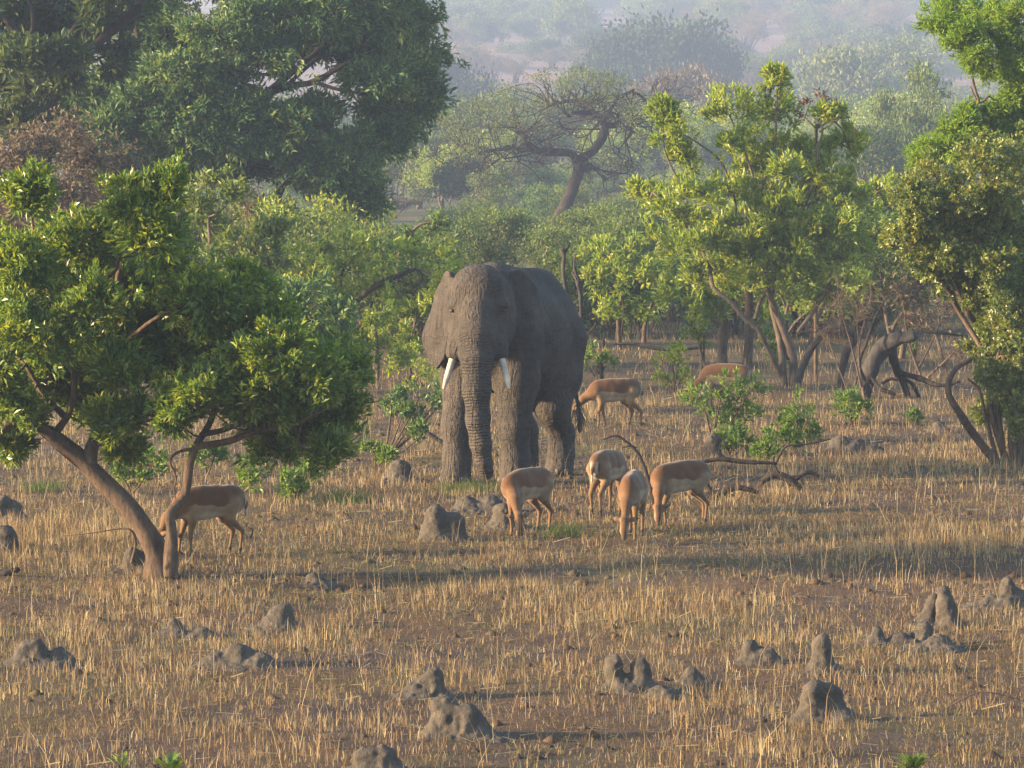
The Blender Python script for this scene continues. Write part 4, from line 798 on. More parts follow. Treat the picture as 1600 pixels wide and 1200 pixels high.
# saplings with bright leaves, each its own
SAPS = [
 ('sapling', 'bright sapling hiding an impala, broad and leafy, right of the herd', 1112, 694, [(1095, 622, 28, 18), (1128, 608, 18, 18), (1172, 612, 22, 24), (1160, 640, 24, 18), (1120, 636, 22, 18), (1140, 660, 18, 12)], L_SAP),
 ('sapling', 'upright bright green sapling between grey boulder and multi-stemmed tree', 1240, 694, [(1246, 632, 18, 26), (1262, 655, 22, 28), (1232, 665, 14, 18), (1262, 682, 18, 10)], L_SAP),
 ('sapling', 'low spreading sapling at the foot of the arched dead trunk', 1330, 662, [(1318, 640, 20, 14), (1345, 638, 18, 12), (1330, 626, 12, 12)], L_SAP),
 ('sapling', 'tiny green sapling alone in grass left of the olive tree', 1432, 664, [(1432, 650, 10, 9)], L_SAP),
 ('sapling', 'soft pale green sapling behind the fallen log', 1210, 725, [(1205, 700, 22, 18), (1228, 690, 16, 14), (1190, 712, 10, 10)], L_SAP),
 ('sapling', 'small bright sapling beside the grey rock behind the herd', 1138, 714, [(1132, 690, 16, 14), (1160, 698, 14, 12), (1150, 680, 10, 10)], L_SAP),
 ('sapling', 'dark leafy young shrub directly left of the elephant foreleg', 600, 720, [(612, 622, 18, 12), (655, 622, 26, 18), (646, 655, 26, 16), (690, 618, 18, 18), (660, 680, 20, 16), (690, 630, 14, 10), (632, 640, 14, 10)], L_BIG),
 ('sapling', 'bright tuft of leaves on a stem left of the elephant, lowest one', 586, 728, [(584, 706, 15, 14), (604, 712, 8, 8)], L_SAP),
 ('sapling', 'bright green sapling below the leaning tree, widest one', 205, 772, [(185, 738, 22, 20), (220, 742, 24, 20), (238, 725, 14, 16), (200, 722, 14, 14)], L_SAP),
 ('sapling', 'narrow bright sapling right of the grazing impala under the leaning tree', 392, 770, [(392, 745, 14, 18), (396, 728, 10, 10)], L_SAP),
 ('sapling', 'loose bright sapling in open grass right of the leaning tree', 462, 784, [(452, 755, 16, 14), (478, 742, 14, 18), (466, 768, 12, 10)], L_SAP),
 ('sapling', 'pale sapling seen between the two stems of the leaning tree', 322, 745, [(318, 722, 16, 16), (335, 712, 10, 12)], L_SAP),
 ('sapling', 'green tuft growing on a short dark stump behind the elephant', 936, 592, [(930, 552, 20, 10), (915, 565, 12, 10), (948, 560, 10, 8)], L_SAP),
 ('sapling', 'yellow-green sapling at the tip of the broken dead trunk', 1430, 560, [(1430, 490, 15, 14), (1424, 510, 10, 10), (1438, 470, 8, 8), (1420, 540, 16, 12)], L_SAP),
 ('sapling', 'light airy sapling behind the herd with a thin upright stem', 1052, 612, [(1050, 570, 22, 16), (1065, 590, 14, 12), (1040, 588, 12, 10), (1062, 552, 12, 10)], L_YEL),
 ('sapling', 'thin sapling standing left of the pale paired trunks', 1100, 570, [(1084, 512, 14, 14), (1100, 500, 14, 14), (1095, 535, 12, 10)], L_YEL),
 ('sapling', 'leafy sapling in front of the multi-stemmed tree base', 1212, 580, [(1208, 545, 14, 20), (1196, 530, 10, 12), (1215, 560, 12, 10)], L_SAP),
 ('sapling', 'yellow-green sapling on the slope left of the elephant ear', 640, 600, [(640, 560, 18, 20), (655, 585, 18, 14), (622, 575, 14, 16)], L_YEL),
 ('sapling', 'short pale sapling just below the elephant ear on the left', 680, 590, [(676, 575, 14, 12), (692, 580, 10, 10)], L_YEL),
]
for i, (nm, lb, bx, by, cl, mt) in enumerate(SAPS):
    D = G(bx, by)[1]; limbs = [[(bx, by, 2.2), ((bx + cl[0][0]) / 2 + 2, (by + cl[0][1]) / 2, 1.8), (cl[0][0], cl[0][1], 1.2)]]
    for c in cl[1:]: limbs.append([(bx, by, 1.6), ((bx + c[0]) / 2, (by + c[1]) / 2 + 4, 1.4, random.uniform(-.2, .2)), (c[0], c[1], .9, random.uniform(-.3, .3))])
    tree(nm, lb, 'sapling', D, limbs, cl, mt, BARK, .105, .052, k=6, subs=10, per=6, seed=300 + i, depth=.3, twigr=.006, spread=.6, up=.3, limb_n=5, grow=1.2, jag=.03)
# plants with leaves big enough to count, at the bottom edge
def leafy_plant(label, px, py, n, Lf, mt, seed, wd=.35):
    rng = np.random.default_rng(seed); g = G(px, py); root = empty('broad_leaf_plant', g); tag(root, label, 'plant')
    st = MB()
    for i in range(n):
        a = rng.uniform(0, 2 * math.pi); d = norm(np.array([math.cos(a) * .8, math.sin(a) * .8, rng.uniform(.5, 1.4)])); s0 = np.array([math.cos(a), math.sin(a), 0]) * rng.uniform(0, .07) ; p = s0 + np.array([0, 0, rng.uniform(.03, .12)])
        tube(st, [s0 - [0, 0, .03], p], [.005, .003], 4, 1, cap=False)
        m_ = MB(); s = norm(np.cross(d, [0.1, 0.2, 1])); nr = np.cross(s, d); l = Lf * rng.uniform(.7, 1.1); ts = np.array([0, .2, .45, .7, .9, 1]); ws = np.array([.05, .6, 1, .85, .4, 0]) * l * wd / 2
        mid = d * (ts * l)[:, None] - np.array([0, 0, 1]) * (ts ** 2 * l * .25)[:, None]
        v = np.concatenate([mid, mid + s * ws[:, None] + nr * (ws * .35)[:, None], mid - s * ws[:, None] + nr * (ws * .35)[:, None]]); j = np.arange(5)
        m_.add(v, q=np.concatenate([np.stack([j, j + 1, j + 7, j + 6], -1), np.stack([j + 1, j, j + 12, j + 13], -1)]), rnd=rng.uniform(.2, .9))
        link('leaf', m_.mesh('leaf', mt), root, p)
    link('stem', st.mesh('stem', BARK, rnd=False), root)
leafy_plant('broad-leaved green plant cut off by the bottom edge at the left', 265, 1212, 22, .17, L_NEAR, 1)
leafy_plant('yellowish broad-leaved sprout at the bottom edge far left', 190, 1208, 10, .12, L_YEL, 2)
leafy_plant('dense bright green plant cut off by the bottom edge at the right', 1425, 1212, 60, .16, L_SAP, 3, .22)

# ------------------------------------------------------------------ dead wood
def dead(name, label, cat, D, parts, mat, seed=0, group=None, mat2=None, nm=('trunk', 'branch'), n=9, rough=.3):
    S = ppm(D); q0 = parts[0][0]; b = W(q0[0], q0[1], D + (q0[3] if len(q0) > 3 else 0)); root = empty(name, b); tag(root, label, cat, group)
    for i, pt in enumerate(parts):
        P = [W(q[0], q[1], D + (q[3] if len(q) > 3 else 0)) for q in pt]; mb = MB(); tube(mb, P, [q[2] / S for q in pt], n, 6, rough, seed + i)
        link(nm[0] if i == 0 else nm[1], mb.mesh('wood', mat if i == 0 else (mat2 or mat), b, rnd=False), root)
D8 = G(1355, 622)[1]
dead('broken_dead_trunk', 'broken grey dead trunk bent over with splintered end', 'dead tree', D8,
  [[(1346, 632, 9.5), (1352, 600, 11.2), (1362, 565, 12.9), (1380, 540, 13.8), (1402, 530, 12.9, -.2), (1420, 527, 10.3, -.4), (1431, 524, 6.9, -.5)], [(1392, 545, 7.7), (1400, 575, 6.9, .2), (1412, 600, 5.2, .3), (1422, 628, 3.4, .3)], [(1405, 582, 4.3, .2), (1440, 592, 4.3, 0), (1468, 602, 3.4, -.2), (1500, 596, 2.1, -.3)], [(1408, 588, 3.4, .2), (1425, 600, 3.4, .2), (1436, 620, 2.1, .3)], [(1362, 590, 3.4, -.3), (1378, 608, 3.4, -.4), (1400, 616, 2.6, -.4)], [(1440, 516, 3.0, .6), (1470, 520, 2.6, .6), (1512, 526, 1.7, .7)], [(1378, 600, 2.6, -.3), (1390, 592, 2.6, -.3), (1404, 594, 1.7, -.3)], [(1352, 600, 4.3, -.3), (1342, 570, 3.0, -.3), (1352, 540, 2.6, -.3), (1375, 480, 1.7, -.2), (1400, 455, 1.0)]], DEADW, 5, rough=.5, mat2=DARKW)
dead('arched_dead_trunk', 'grey dead trunk arching over beside the multi-stemmed tree', 'dead tree', G(1240, 608)[1] - .3,
  [[(1246, 598, 6.2), (1256, 570, 6.2), (1268, 545, 5.9), (1285, 520, 5.5, -.2), (1305, 511, 5.5, -.3), (1322, 515, 5.5, -.3), (1334, 530, 6.2, -.2), (1322, 552, 6.2, -.1), (1314, 590, 5.5), (1316, 632, 5.5)]], DEADW, 6)
dead('bare_snag', 'thick bare snag with a knobbly top behind the elephant back', 'dead tree', 78, [[(888, 600, 4), (886, 470, 3.6), (880, 430, 3), (881, 400, 3.2), (878, 388, 4)], [(882, 394, 2.2), (890, 382, 1.6)], [(880, 386, 1.5), (868, 374, 1)]], DEADW, 7, rough=.5)
dead('bare_snag', 'slim forked bare snag rising from behind the elephant rump', 'dead tree', 76, [[(904, 600, 3), (908, 480, 2.8), (904, 445, 4), (898, 420, 2.2), (898, 398, 1.4)], [(906, 450, 3.5), (912, 436, 2.5)], [(904, 442, 3), (894, 425, 1.6)]], DEADW, 8, rough=.5)
Dg = G(1130, 778)[1]
dead('curved_fallen_branch', 'thin dark branch arching up between the two grazing impalas', 'fallen branch', G(1015, 800)[1] + 1.2, [[(1022, 800, 3.4), (1018, 772, 3.8), (1013, 748, 3), (1000, 714, 2.6), (983, 694, 2.4), (962, 681, 1.8), (942, 687, .9)], [(985, 696, 2.2), (972, 699, 1.6)], [(1018, 770, 5), (1024, 765, 4), (1026, 745, 2), (1023, 725, 1)], [(1016, 755, 3), (1022, 780, 5), (1035, 790, 4)]], DARKW, 9, nm=('branch', 'side_branch'))
dead('fallen_log', 'dark fallen log with raised bare branches right of the herd', 'fallen log', Dg,
  [[(1030, 790, 6), (1060, 778, 7), (1110, 775, 7), (1150, 762, 5), (1185, 770, 3)], [(1096, 722, 3), (1125, 717, 3.5), (1150, 720, 4), (1180, 722, 3.5), (1215, 724, 2)], [(1095, 735, 4), (1106, 760, 4), (1122, 778, 3.5)], [(1212, 724, 1.8), (1228, 698, 1.6), (1260, 694, 1.4), (1298, 686, 1)], [(1210, 726, 1.6), (1222, 744, 1.6), (1260, 742, 1)], [(1105, 770, 5), (1125, 772, 6), (1148, 778, 4)]], DARKW, 10)
dead('fallen_log', 'broken dark log pieces lying in grass beyond the fallen log', 'fallen log', G(1230, 768)[1], [[(1190, 752, 5), (1212, 742, 6), (1235, 750, 6), (1252, 765, 4)], [(1232, 758, 4), (1258, 738, 4), (1280, 744, 2)], [(1200, 748, 3), (1180, 764, 2)]], DARKW, 11)
dead('fallen_branch', 'straight dark dead branch lying left of the elephant forefoot', 'fallen branch', G(690, 700)[1], [[(662, 672, 2.5), (680, 684, 3.5), (702, 698, 4), (716, 706, 3)], [(684, 662, 1.6), (700, 676, 1.8)]], DEADW, 12)
dead('fallen_branch', 'pale fallen trunk lying in the thicket right of the elephant', 'fallen log', G(1070, 556)[1], [[(1000, 540, 4), (1030, 543, 5), (1060, 545, 5), (1100, 540, 4)], [(960, 538, 2), (985, 537, 2), (1008, 540, 2)]], DEADW, 13)
dead('dead_stump', 'short dark stump in dry grass right of the elephant hind leg', 'stump', G(938, 594)[1], [[(936, 598, 7), (937, 584, 6), (938, 572, 6), (936, 566, 3)]], DARKW, 14)
dead('dead_stump', 'thin black stick stump standing near the thicket edge', 'stump', G(945, 545)[1], [[(944, 548, 3), (943, 538, 2.6), (944, 530, 1.2)]], DARKW, 15)
dead('fallen_branch', 'dark stick lying at the far left of the dry grass', 'fallen branch', G(20, 900)[1], [[(-6, 904, 6), (10, 896, 6), (22, 890, 5)], [(24, 893, 5), (30, 888, 4)]], DARKW, 16)
dead('fallen_branch', 'small hooked black twig right of the left impala', 'fallen branch', G(385, 842)[1], [[(372, 840, 2), (384, 840, 2.2), (392, 838, 2), (394, 828, 1.4), (388, 824, 1)], [(330, 848, 4), (345, 846, 4), (358, 846, 3)]], DARKW, 17)
dead('dry_reed_stem', 'long bent grass stem leaning near the bottom right', 'grass stem', G(1500, 1110)[1], [[(1440, 1130, 1.2), (1490, 1100, 1.2), (1530, 1082, 1.2), (1575, 1088, 1), (1610, 1100, .8)]], TWIGB, 18, n=5, rough=0)

# ------------------------------------------------------------------ termite mounds and rocks
m, nt, bs, out = nodes('termite_clay'); CLAY = m
nb = noise(nt, 6, 7, .65); n2 = noise(nt, 35, 4, .7)
nt.links.new(ramp(nt, math_(nt, 'ADD', math_(nt, 'MULTIPLY', nb, .7), math_(nt, 'MULTIPLY', n2, .3)), [(.3, (.036, .032, .029)), (.55, (.080, .070, .060)), (.75, (.145, .120, .092))]), bs.inputs['Base Color'])
bs.inputs['Roughness'].default_value = .95; bs.inputs['Specular IOR Level'].default_value = .1
bump(nt, math_(nt, 'ADD', nb, math_(nt, 'MULTIPLY', n2, .6)), .9, .03, bs)
def mound(px, py, blobs, label, seed, name='termite_mound', cat='termite mound', mat=None):
    """blobs: (dx_px, height_px, width_px, top offset px)"""
    g = G(px, py); S = ppm(g[1]); x0 = min(b[0] - b[2] for b in blobs) / S - .16; x1 = max(b[0] + b[2] for b in blobs) / S + .16; hz = max(b[1] for b in blobs) / S + .15
    dw = max(b[2] for b in blobs) / S * 1.1 + .15
    K = Sculpt((x0, -dw, -.2), (x1, dw, hz), .016 if hz > .3 else .012); rng = np.random.default_rng(seed)
    for (dx, hh, wd, to) in blobs:
        h_, r = hh * .86 / S, wd / S / 2 * 1.0; yy = rng.uniform(-.3, .3) * r
        K.cone((dx / S, yy, -.05), ((dx + to) / S, yy, max(h_ - r * .72, .02)), r * 1.12, r * .78, .10)
    K.ell((np.mean([b[0] for b in blobs]) / S, 0, -.06), ((x1 - x0) * .46, dw * .7, .11), .12)
    A = np.stack(np.meshgrid(*K.ax, indexing='ij'), -1)
    K.F = K.F + .050 * fbm(A[..., 0] * 5 + seed, A[..., 1] * 5, A[..., 2] * 5, seed=seed, oct=3).astype(np.float32) - .012 * vnoise(A[..., 0] * 24, A[..., 1] * 24, A[..., 2] * 24, seed=seed + 3).astype(np.float32)
    K.F[0] = 1; K.F[-1] = 1; K.F[:, 0] = 1; K.F[:, -1] = 1; K.F[:, :, 0] = 1; K.F[:, :, -1] = 1
    V, Q = K.surface(0); mb = MB(); mb.add(V, q=Q); o = link(name, mb.mesh(name, mat or CLAY, rnd=False), None, g); tag(o, label, cat)
MOUNDS = [
 (62, 1040, [(-22, 40, 40, 0), (0, 50, 44, -4), (30, 34, 50, 0)], 'wide lumpy mound with two humps at the far left foreground'),
 (365, 1042, [(-28, 24, 44, 0), (8, 38, 60, 0), (44, 26, 50, 0)], 'low wide dark crumbling mound in the left foreground'),
 (440, 984, [(0, 46, 52, 2), (-16, 26, 30, 0)], 'rounded boulder-like mound behind the low wide dark one'),
 (272, 992, [(0, 30, 26, 0)], 'small knob-like mound in grass left of the rounded mound'),
 (318, 996, [(0, 16, 36, 0)], 'flat dark clay heap just right of the small knob mound'),
 (664, 1090, [(8, 52, 38, 8), (-16, 28, 34, 0)], 'mound with rounded tip leaning right behind the big centre mound'),
 (712, 1152, [(-14, 74, 60, -6), (24, 60, 56, 0), (44, 26, 40, 0)], 'big rounded mound nearest the bottom centre with dark right side'),
 (582, 1206, [(-12, 44, 44, 0), (20, 48, 50, 0)], 'dark mound cut off by the bottom edge left of centre'),
 (980, 1078, [(-14, 66, 42, -6), (18, 56, 40, 0)], 'twin-peaked grey mound right of the bottom centre'),
 (1030, 1092, [(0, 24, 34, 0), (22, 20, 30, 0)], 'low clay lumps at the right foot of the twin-peaked mound'),
 (1080, 1068, [(0, 34, 28, 0)], 'small dark mound with green sprouts right of the twin-peaked mound'),
 (1184, 1036, [(-6, 44, 32, -6), (14, 28, 30, 0)], 'small pointed mound left of the tall rounded pillar'),
 (1287, 1052, [(0, 68, 38, -3)], 'tall rounded pillar mound behind the big knobbly mound'),
 (1284, 1126, [(-14, 72, 46, 0), (16, 62, 52, -4), (34, 20, 40, 0)], 'big knobbly mound with a notched front in the right foreground'),
 (1482, 980, [(0, 78, 32, -6)], 'tallest narrow finger-like mound at the right'),
 (1448, 976, [(-2, 58, 24, 14)], 'slanting narrow mound leaning against the tallest finger mound'),
 (1428, 1008, [(6, 40, 34, 12), (-20, 18, 40, 0)], 'short tilted mound in front of the slanting narrow one'),
 (1368, 1008, [(0, 38, 20, 2)], 'slim pale mound standing alone left of the tilted mounds'),
 (1574, 946, [(0, 50, 32, 0), (24, 28, 40, 0), (-26, 18, 40, 0)], 'dark rounded mound at the right edge behind the finger mounds'),
 (690, 846, [(-8, 66, 48, 0), (14, 50, 40, 6)], 'broad grey mound standing left of the elephant trunk tip'),
 (740, 800, [(-10, 28, 60, 0), (30, 30, 50, 0)], 'low dark mound with light top edge in front of the elephant forefeet'),
 (788, 826, [(0, 48, 50, 0)], 'brown mound hidden behind the impala nearest the elephant trunk'),
 (628, 752, [(-4, 38, 44, 0)], 'round brownish mound beneath the young shrub left of the elephant'),
 (10, 812, [(-6, 44, 30, 0), (14, 32, 26, 0)], 'grey double mound touching the left edge, the farther one'),
 (6, 866, [(0, 52, 46, 0)], 'grey mound touching the left edge, the nearer one'),
 (205, 892, [(0, 42, 26, 2), (18, 34, 22, 0)], 'small pinkish twin mound beside the leaning tree base'),
 (1466, 676, [(0, 22, 24, 0)], 'small grey mound behind a tiny sapling near the olive tree'),
 (1438, 742, [(0, 16, 34, 0)], 'low dark brown mound left of the olive tree foot'),
 (490, 914, [(0, 24, 28, 0)], 'small round mound on bare soil right of the leaning tree'),
 (1450, 1015, [(14, 14, 60, 0)], 'flat spread of clay between the tilted mounds'),
]
for i, (px, py, bl, lb) in enumerate(MOUNDS): mound(px, py, bl, lb, 40 + i)
mound(1322, 708, [(-8, 30, 44, 0), (16, 24, 36, 0), (40, 10, 40, 0)], 'smooth grey boulder right of the upright sapling', 80, 'boulder', 'boulder')
mound(1110, 716, [(0, 44, 34, 4)], 'grey upright rock behind the rightmost herd impala', 81, 'boulder', 'boulder')

# ------------------------------------------------------------------ thickets of the middle distance and the hazy hillside
def shrub_variant(name, seed, h, wd, leaf, bark, nl, Ls, Ws, stems=4, low=.25, flat=1.0, clumps=12, top=.0):
    """one shrub or small tree about h metres tall: (trunk mesh, crown mesh)"""
    rng = np.random.default_rng(seed); st, cr = MB(), MB(); cl = []
    for i in range(clumps):
        a = rng.uniform(0, 2 * math.pi); rr = wd * math.sqrt(rng.uniform(0, 1)) * .8; z = h * rng.uniform(low, 1 - .12)
        z = z - top * h * (rr / wd) ** 2; cl.append(np.array([math.cos(a) * rr, math.sin(a) * rr, z]))
    for i in range(stems):
        e = cl[i % len(cl)]; a = np.array([rng.normal(0, wd * .12), rng.normal(0, wd * .12), -.15]); m_ = a * .6 + np.array([e[0] * .35, e[1] * .35, e[2] * .5]) + rng.normal(0, .12, 3)
        r = h * rng.uniform(.012, .02); tube(st, [a, m_, e], [r * 1.3, r, r * .4], 5, 3, cap=False)
    for c in cl:
        s = wd * rng.uniform(.28, .48); tips, dirs, sc = clump_tips(c, s, s * .62 * flat, rng, 7, nl, ry=s, subr=.42)
        leaves(cr, tips, dirs, 5, Ls, Ws, rng, .8, .2, .9); twig_set(st, np.array([0, 0, h * .3]) + c * .2, [c], h * .005, rng, 3)
    return st.mesh(name + '_trunk', bark, rnd=False), cr.mesh(name + '_crown', leaf, smooth=False)
def place(name, var, x, y, sc, rz, label, cat, group, sz=1.0, sink=0.0):
    o = empty(name, (x, y, Hs(x, y) - sink), rz); o.scale = (sc, sc, sc * sz); tag(o, label, cat, group)
    link('trunk', var[0], o); link('crown', var[1], o); return o
VS = [shrub_variant('thicket_shrub', 500 + i, 2.6, 1.5, [L_DEEP, L_MID, L_BIG, L_MID, L_YEL, L_DEEP][i], [BARKG, BARK][i % 2], 7, .15, .075, stems=5, clumps=13) for i in range(6)]
VT = [shrub_variant('thicket_tree', 520 + i, 5.0, 2.4, [L_MID, L_YEL, L_DEEP][i], BARKG, 10, .21, .10, stems=4, low=.4, clumps=16, top=.15) for i in range(3)]
VH = [shrub_variant('hill_tree', 540 + i, 8.0, 4.4, [L_FAR, L_FARD, L_FAR, L_MID, L_FARD][i], BARKG, 9, .42, .24, stems=3, low=[.3, .25, .5, .35, .4][i], flat=[1, 1.1, .6, .9, .9][i], clumps=[20, 22, 18, 18, 18][i], top=.25) for i in range(5)]
VD = shrub_variant('dry_hill_tree', 570, 7.0, 4.2, L_DRY, TWIGB, 10, .36, .18, stems=6, low=.45, flat=.8, clumps=20, top=.25)
VB = [shrub_variant('bare_hill_tree', 560 + i, 7.0, 4.0, L_DRY, TWIGB, 6, .30, .16, stems=14, low=.4, clumps=16, top=.2) for i in range(2)]
rg = np.random.default_rng(99)
def hidden(px, D):                      # keep the elephant, herd and clearing free of thicket
    return False
# hand-picked thicket plants: (px, D, variant, scale, label)
def vpx(px, D): return (px - 800) / FPX * D
MARKS = [(150, 'near the left picture edge'), (300, 'below the dark limbs'), (450, 'under the huge tree'), (540, 'left of the slanting limb'), (640, 'left of the elephant head'), (720, 'over the elephant ear'), (800, 'above the elephant head'), (870, 'above the elephant back'), (930, 'by the bare snags'), (1010, 'right of the snags'), (1080, 'left of the paired trunks'), (1160, 'behind the paired trunks'), (1250, 'behind the many grey stems'), (1340, 'over the arched dead trunk'), (1420, 'over the broken dead trunk'), (1500, 'left of the olive tree'), (9999, 'behind the olive tree')]
bands = [  # (D range, px range, count, variants, scale range, name, label, group)
 ((104, 118), (420, 720), 8, VS, (.8, 1.15), 'thicket_shrub', ('shrub', 'the green thicket'), 'shrubs of the thicket left of the elephant'),
 ((106, 125), (900, 1110), 9, VS, (.6, 1.0), 'thicket_shrub', ('leafy shrub', 'the right thicket'), 'shrubs of the thicket right of the elephant'),
 ((104, 130), (1120, 1420), 12, VS, (.8, 1.2), 'thicket_shrub', ('shaded shrub', 'the right thicket'), 'shrubs behind the multi-stemmed tree'),
 ((125, 160), (700, 1120), 11, VS, (.65, 1.05), 'thicket_shrub', ('pale shrub', 'the hazy thicket'), 'hazy shrubs behind the elephant'),
 ((150, 215), (420, 1150), 28, VS, (.55, .95), 'hazy_shrub', ('hazy shrub', 'the acacia flat'), 'hazy shrubs below the acacia'),
 ((100, 150), (-60, 440), 16, VT, (.6, .85), 'thicket_tree', ('thicket tree', 'the left thicket'), 'trees of the thicket behind the leaning tree'),
 ((100, 140), (1330, 1640), 12, VT, (.55, .8), 'thicket_tree', ('thicket tree', 'the right thicket'), 'trees of the thicket behind the olive tree'),
 ((235, 420), (380, 1500), 60, VS + VT, (.7, 1.25), 'hazy_shrub', ('bluish hazy bush', 'the valley floor'), 'hazy bushes on the valley floor'),
 ((330, 560), (380, 1560), 70, VT, (1.2, 2.1), 'valley_tree', ('bluish tree', 'the far valley'), 'hazy trees of the far valley'),
]
for (d0, d1), (p0, p1), n, vs, (s0, s1), nm, lb, gp in bands:
    for i in range(n):
        px = p0 + (p1 - p0) * (i + rg.uniform(0, 1)) / n; D = rg.uniform(d0, d1)
        if nm == 'hazy_shrub' and 800 < px < 930 and D < 224: D = rg.uniform(228, 245)
        vi = int(rg.integers(len(vs))); s_ = rg.uniform(s0, s1); tq = (i + .5) / n
        tone = {L_YEL: 'yellow-green', L_MID: 'mid green', L_BIG: 'dark green', L_DEEP: 'deep green'}[vs[vi][1].materials[0]]
        size = 'tall' if s_ > s0 + .66 * (s1 - s0) else 'low' if s_ < s0 + .33 * (s1 - s0) else 'medium'
        far_ = 'fronting' if D < d0 + .4 * (d1 - d0) else 'deep in'
        mark = [m_ for lim, m_ in MARKS if px < lim][0]
        place(nm, vs[vi], vpx(px, D), D, s_, rg.uniform(0, 6.28), f"{size} {tone} {lb[0]} {far_} {lb[1]}, {mark}", 'shrub' if 'shrub' in nm else 'tree', gp)
# far trees one can single out: (px, py of crown top, D, width px, variant, label)
FAR = [
 (1030, 6, 690, 235, VH[1], 'dark round-crowned tree on the hazy hillside, biggest and darkest there'),
 (1110, 44, 695, 130, VH[1], 'dark lower crown joined to the right of the round hillside tree'),
 (945, 40, 692, 120, VH[4], 'dark crown joined to the left of the round hillside tree'),
 (1060, 84, 470, 200, VD, 'brownish half bare tree below the dark round hillside tree'),
 (1330, 62, 600, 220, VH[2], 'broad pale flat-crowned tree in the haze upper right'),
 (1400, 40, 680, 200, VH[0], 'hazy tree behind the broad pale tree upper right'),
 (1450, 82, 262, 190, VH[3], 'yellowish hazy tree left of the overhanging feathery tree'),
 (1395, 118, 258, 140, VH[3], 'low rounded yellowish crown under the pale flat-crowned tree'),
 (1290, 150, 420, 150, VH[0], 'bluish tree behind the top of the multi-stemmed tree'),
 (700, 72, 620, 150, VH[4], 'bluish dark tree right of the huge tree crown'),
 (650, 190, 290, 150, VH[0], 'hazy round tree under the right edge of the huge tree crown'),
 (730, 232, 270, 130, VH[4], 'dusky blue-green tree left below the acacia crown'),
 (520, 300, 250, 170, VT[0], 'pale hazy tree below the drooping huge tree branches'),
 (610, 300, 260, 110, VD, 'thin brownish hazy tree left of the elephant head'),
 (1200, 200, 300, 170, VH[4], 'dark hazy tree between the acacia and multi-stemmed tree'),
 (1000, 262, 330, 150, VT[2], 'hazy green tree right below the acacia crown'),
 (1390, 232, 150, 90, VT[0], 'small dusky tree between multi-stemmed tree and olive tree'),
 (820, 60, 1000, 150, VH[0], 'pale hillside tree above the acacia crown'),
 (880, 66, 960, 130, VH[2], 'pale hillside tree left of the dark round-crowned one'),
]
for px, py, D, wpx, var, lb in FAR:
    x = vpx(px, D); co = np.empty(len(var[1].vertices) * 3, np.float32); var[1].vertices.foreach_get('co', co); co = co.reshape(-1, 3)
    w0 = np.ptp(co[:, 0]); h0 = co[:, 2].max(); sc = wpx / ppm(D) / w0; top = W(px, py, D)[2] - Hs(x, D); szz = max(.5, min(2.2, top / (h0 * sc)))
    place('hazy_tree', var, x, D, sc, rg.uniform(0, 6.28), lb, 'tree', None, szz, sink=max(0, h0 * sc * szz - top) if top < h0 * sc * szz else 0)
def far_label(v, px, D):
    tone = {0: 'grey-green', 1: 'dark round', 2: 'flat-topped', 3: 'yellowish', 4: 'dusky green', 5: 'bare brownish', 6: 'leafless pale'}[(VH + VB).index(v)]
    row = 'at the far hill foot' if D < 760 else 'low on the far hillside' if D < 1000 else 'midway up the far hillside' if D < 1350 else 'near the hazy hill top'
    mk = [m_ for lim, m_ in ((640, 'behind the huge tree'), (760, 'just right of the huge tree'), (900, 'above the acacia'), (1030, 'left of the dark hillside clump'), (1180, 'right of the dark hillside clump'), (1300, 'above the multi-stemmed tree'), (1440, 'left of the feathery tree'), (9999, 'behind the feathery tree')) if px < lim][0]
    return f'{tone} hazy tree {row}, {mk}'
for i in range(312):
    D = 560 + 1150 * rg.uniform(0, 1) ** .8; px = rg.uniform(640, 1610); x = vpx(px, D)
    if 850 < px < 1180 and D < 700: continue
    v = (VH + VB)[int(rg.choice(7, p=[.22, .14, .18, .12, .08, .14, .12]))]
    bare = v in VB
    place('hillside_tree', v, x, D, (.9 + .7 * sstep(560, 1500, D)) * rg.uniform(.75, 1.4), rg.uniform(0, 6.28), far_label(v, px, D), 'tree', 'bare trees on the far hillside' if bare else 'leafy trees on the far hillside', rg.uniform(.8, 1.1))

# ------------------------------------------------------------------ grass
def grass_mat(name, stops, trans=.3):
    m, nt, bs, out = nodes(name); c = ramp(nt, attr(nt, 'rnd').outputs['Fac'], stops); nt.links.new(c, bs.inputs['Base Color'])
    bs.inputs['Roughness'].default_value = .6; bs.inputs['Specular IOR Level'].default_value = .25
    tr = nt.nodes.new('ShaderNodeBsdfTranslucent'); nt.links.new(c, tr.inputs['Color']); mx = nt.nodes.new('ShaderNodeMixShader'); mx.inputs[0].default_value = trans
    nt.links.new(bs.outputs[0], mx.inputs[1]); nt.links.new(tr.outputs[0], mx.inputs[2]); nt.links.new(mx.outputs[0], out.inputs['Surface']); return m
STRAW = grass_mat('dry_straw', [(0, (.088, .050, .028)), (.35, (.195, .122, .059)), (.7, (.345, .242, .118)), (1, (.48, .385, .215))])
GREENG = grass_mat('short_green_grass', [(0, (.07, .075, .022)), (.5, (.13, .13, .04)), (1, (.25, .20, .075))])
TUFTG = grass_mat('fresh_grass_tuft', [(0, (.06, .09, .02)), (1, (.12, .16, .04))])
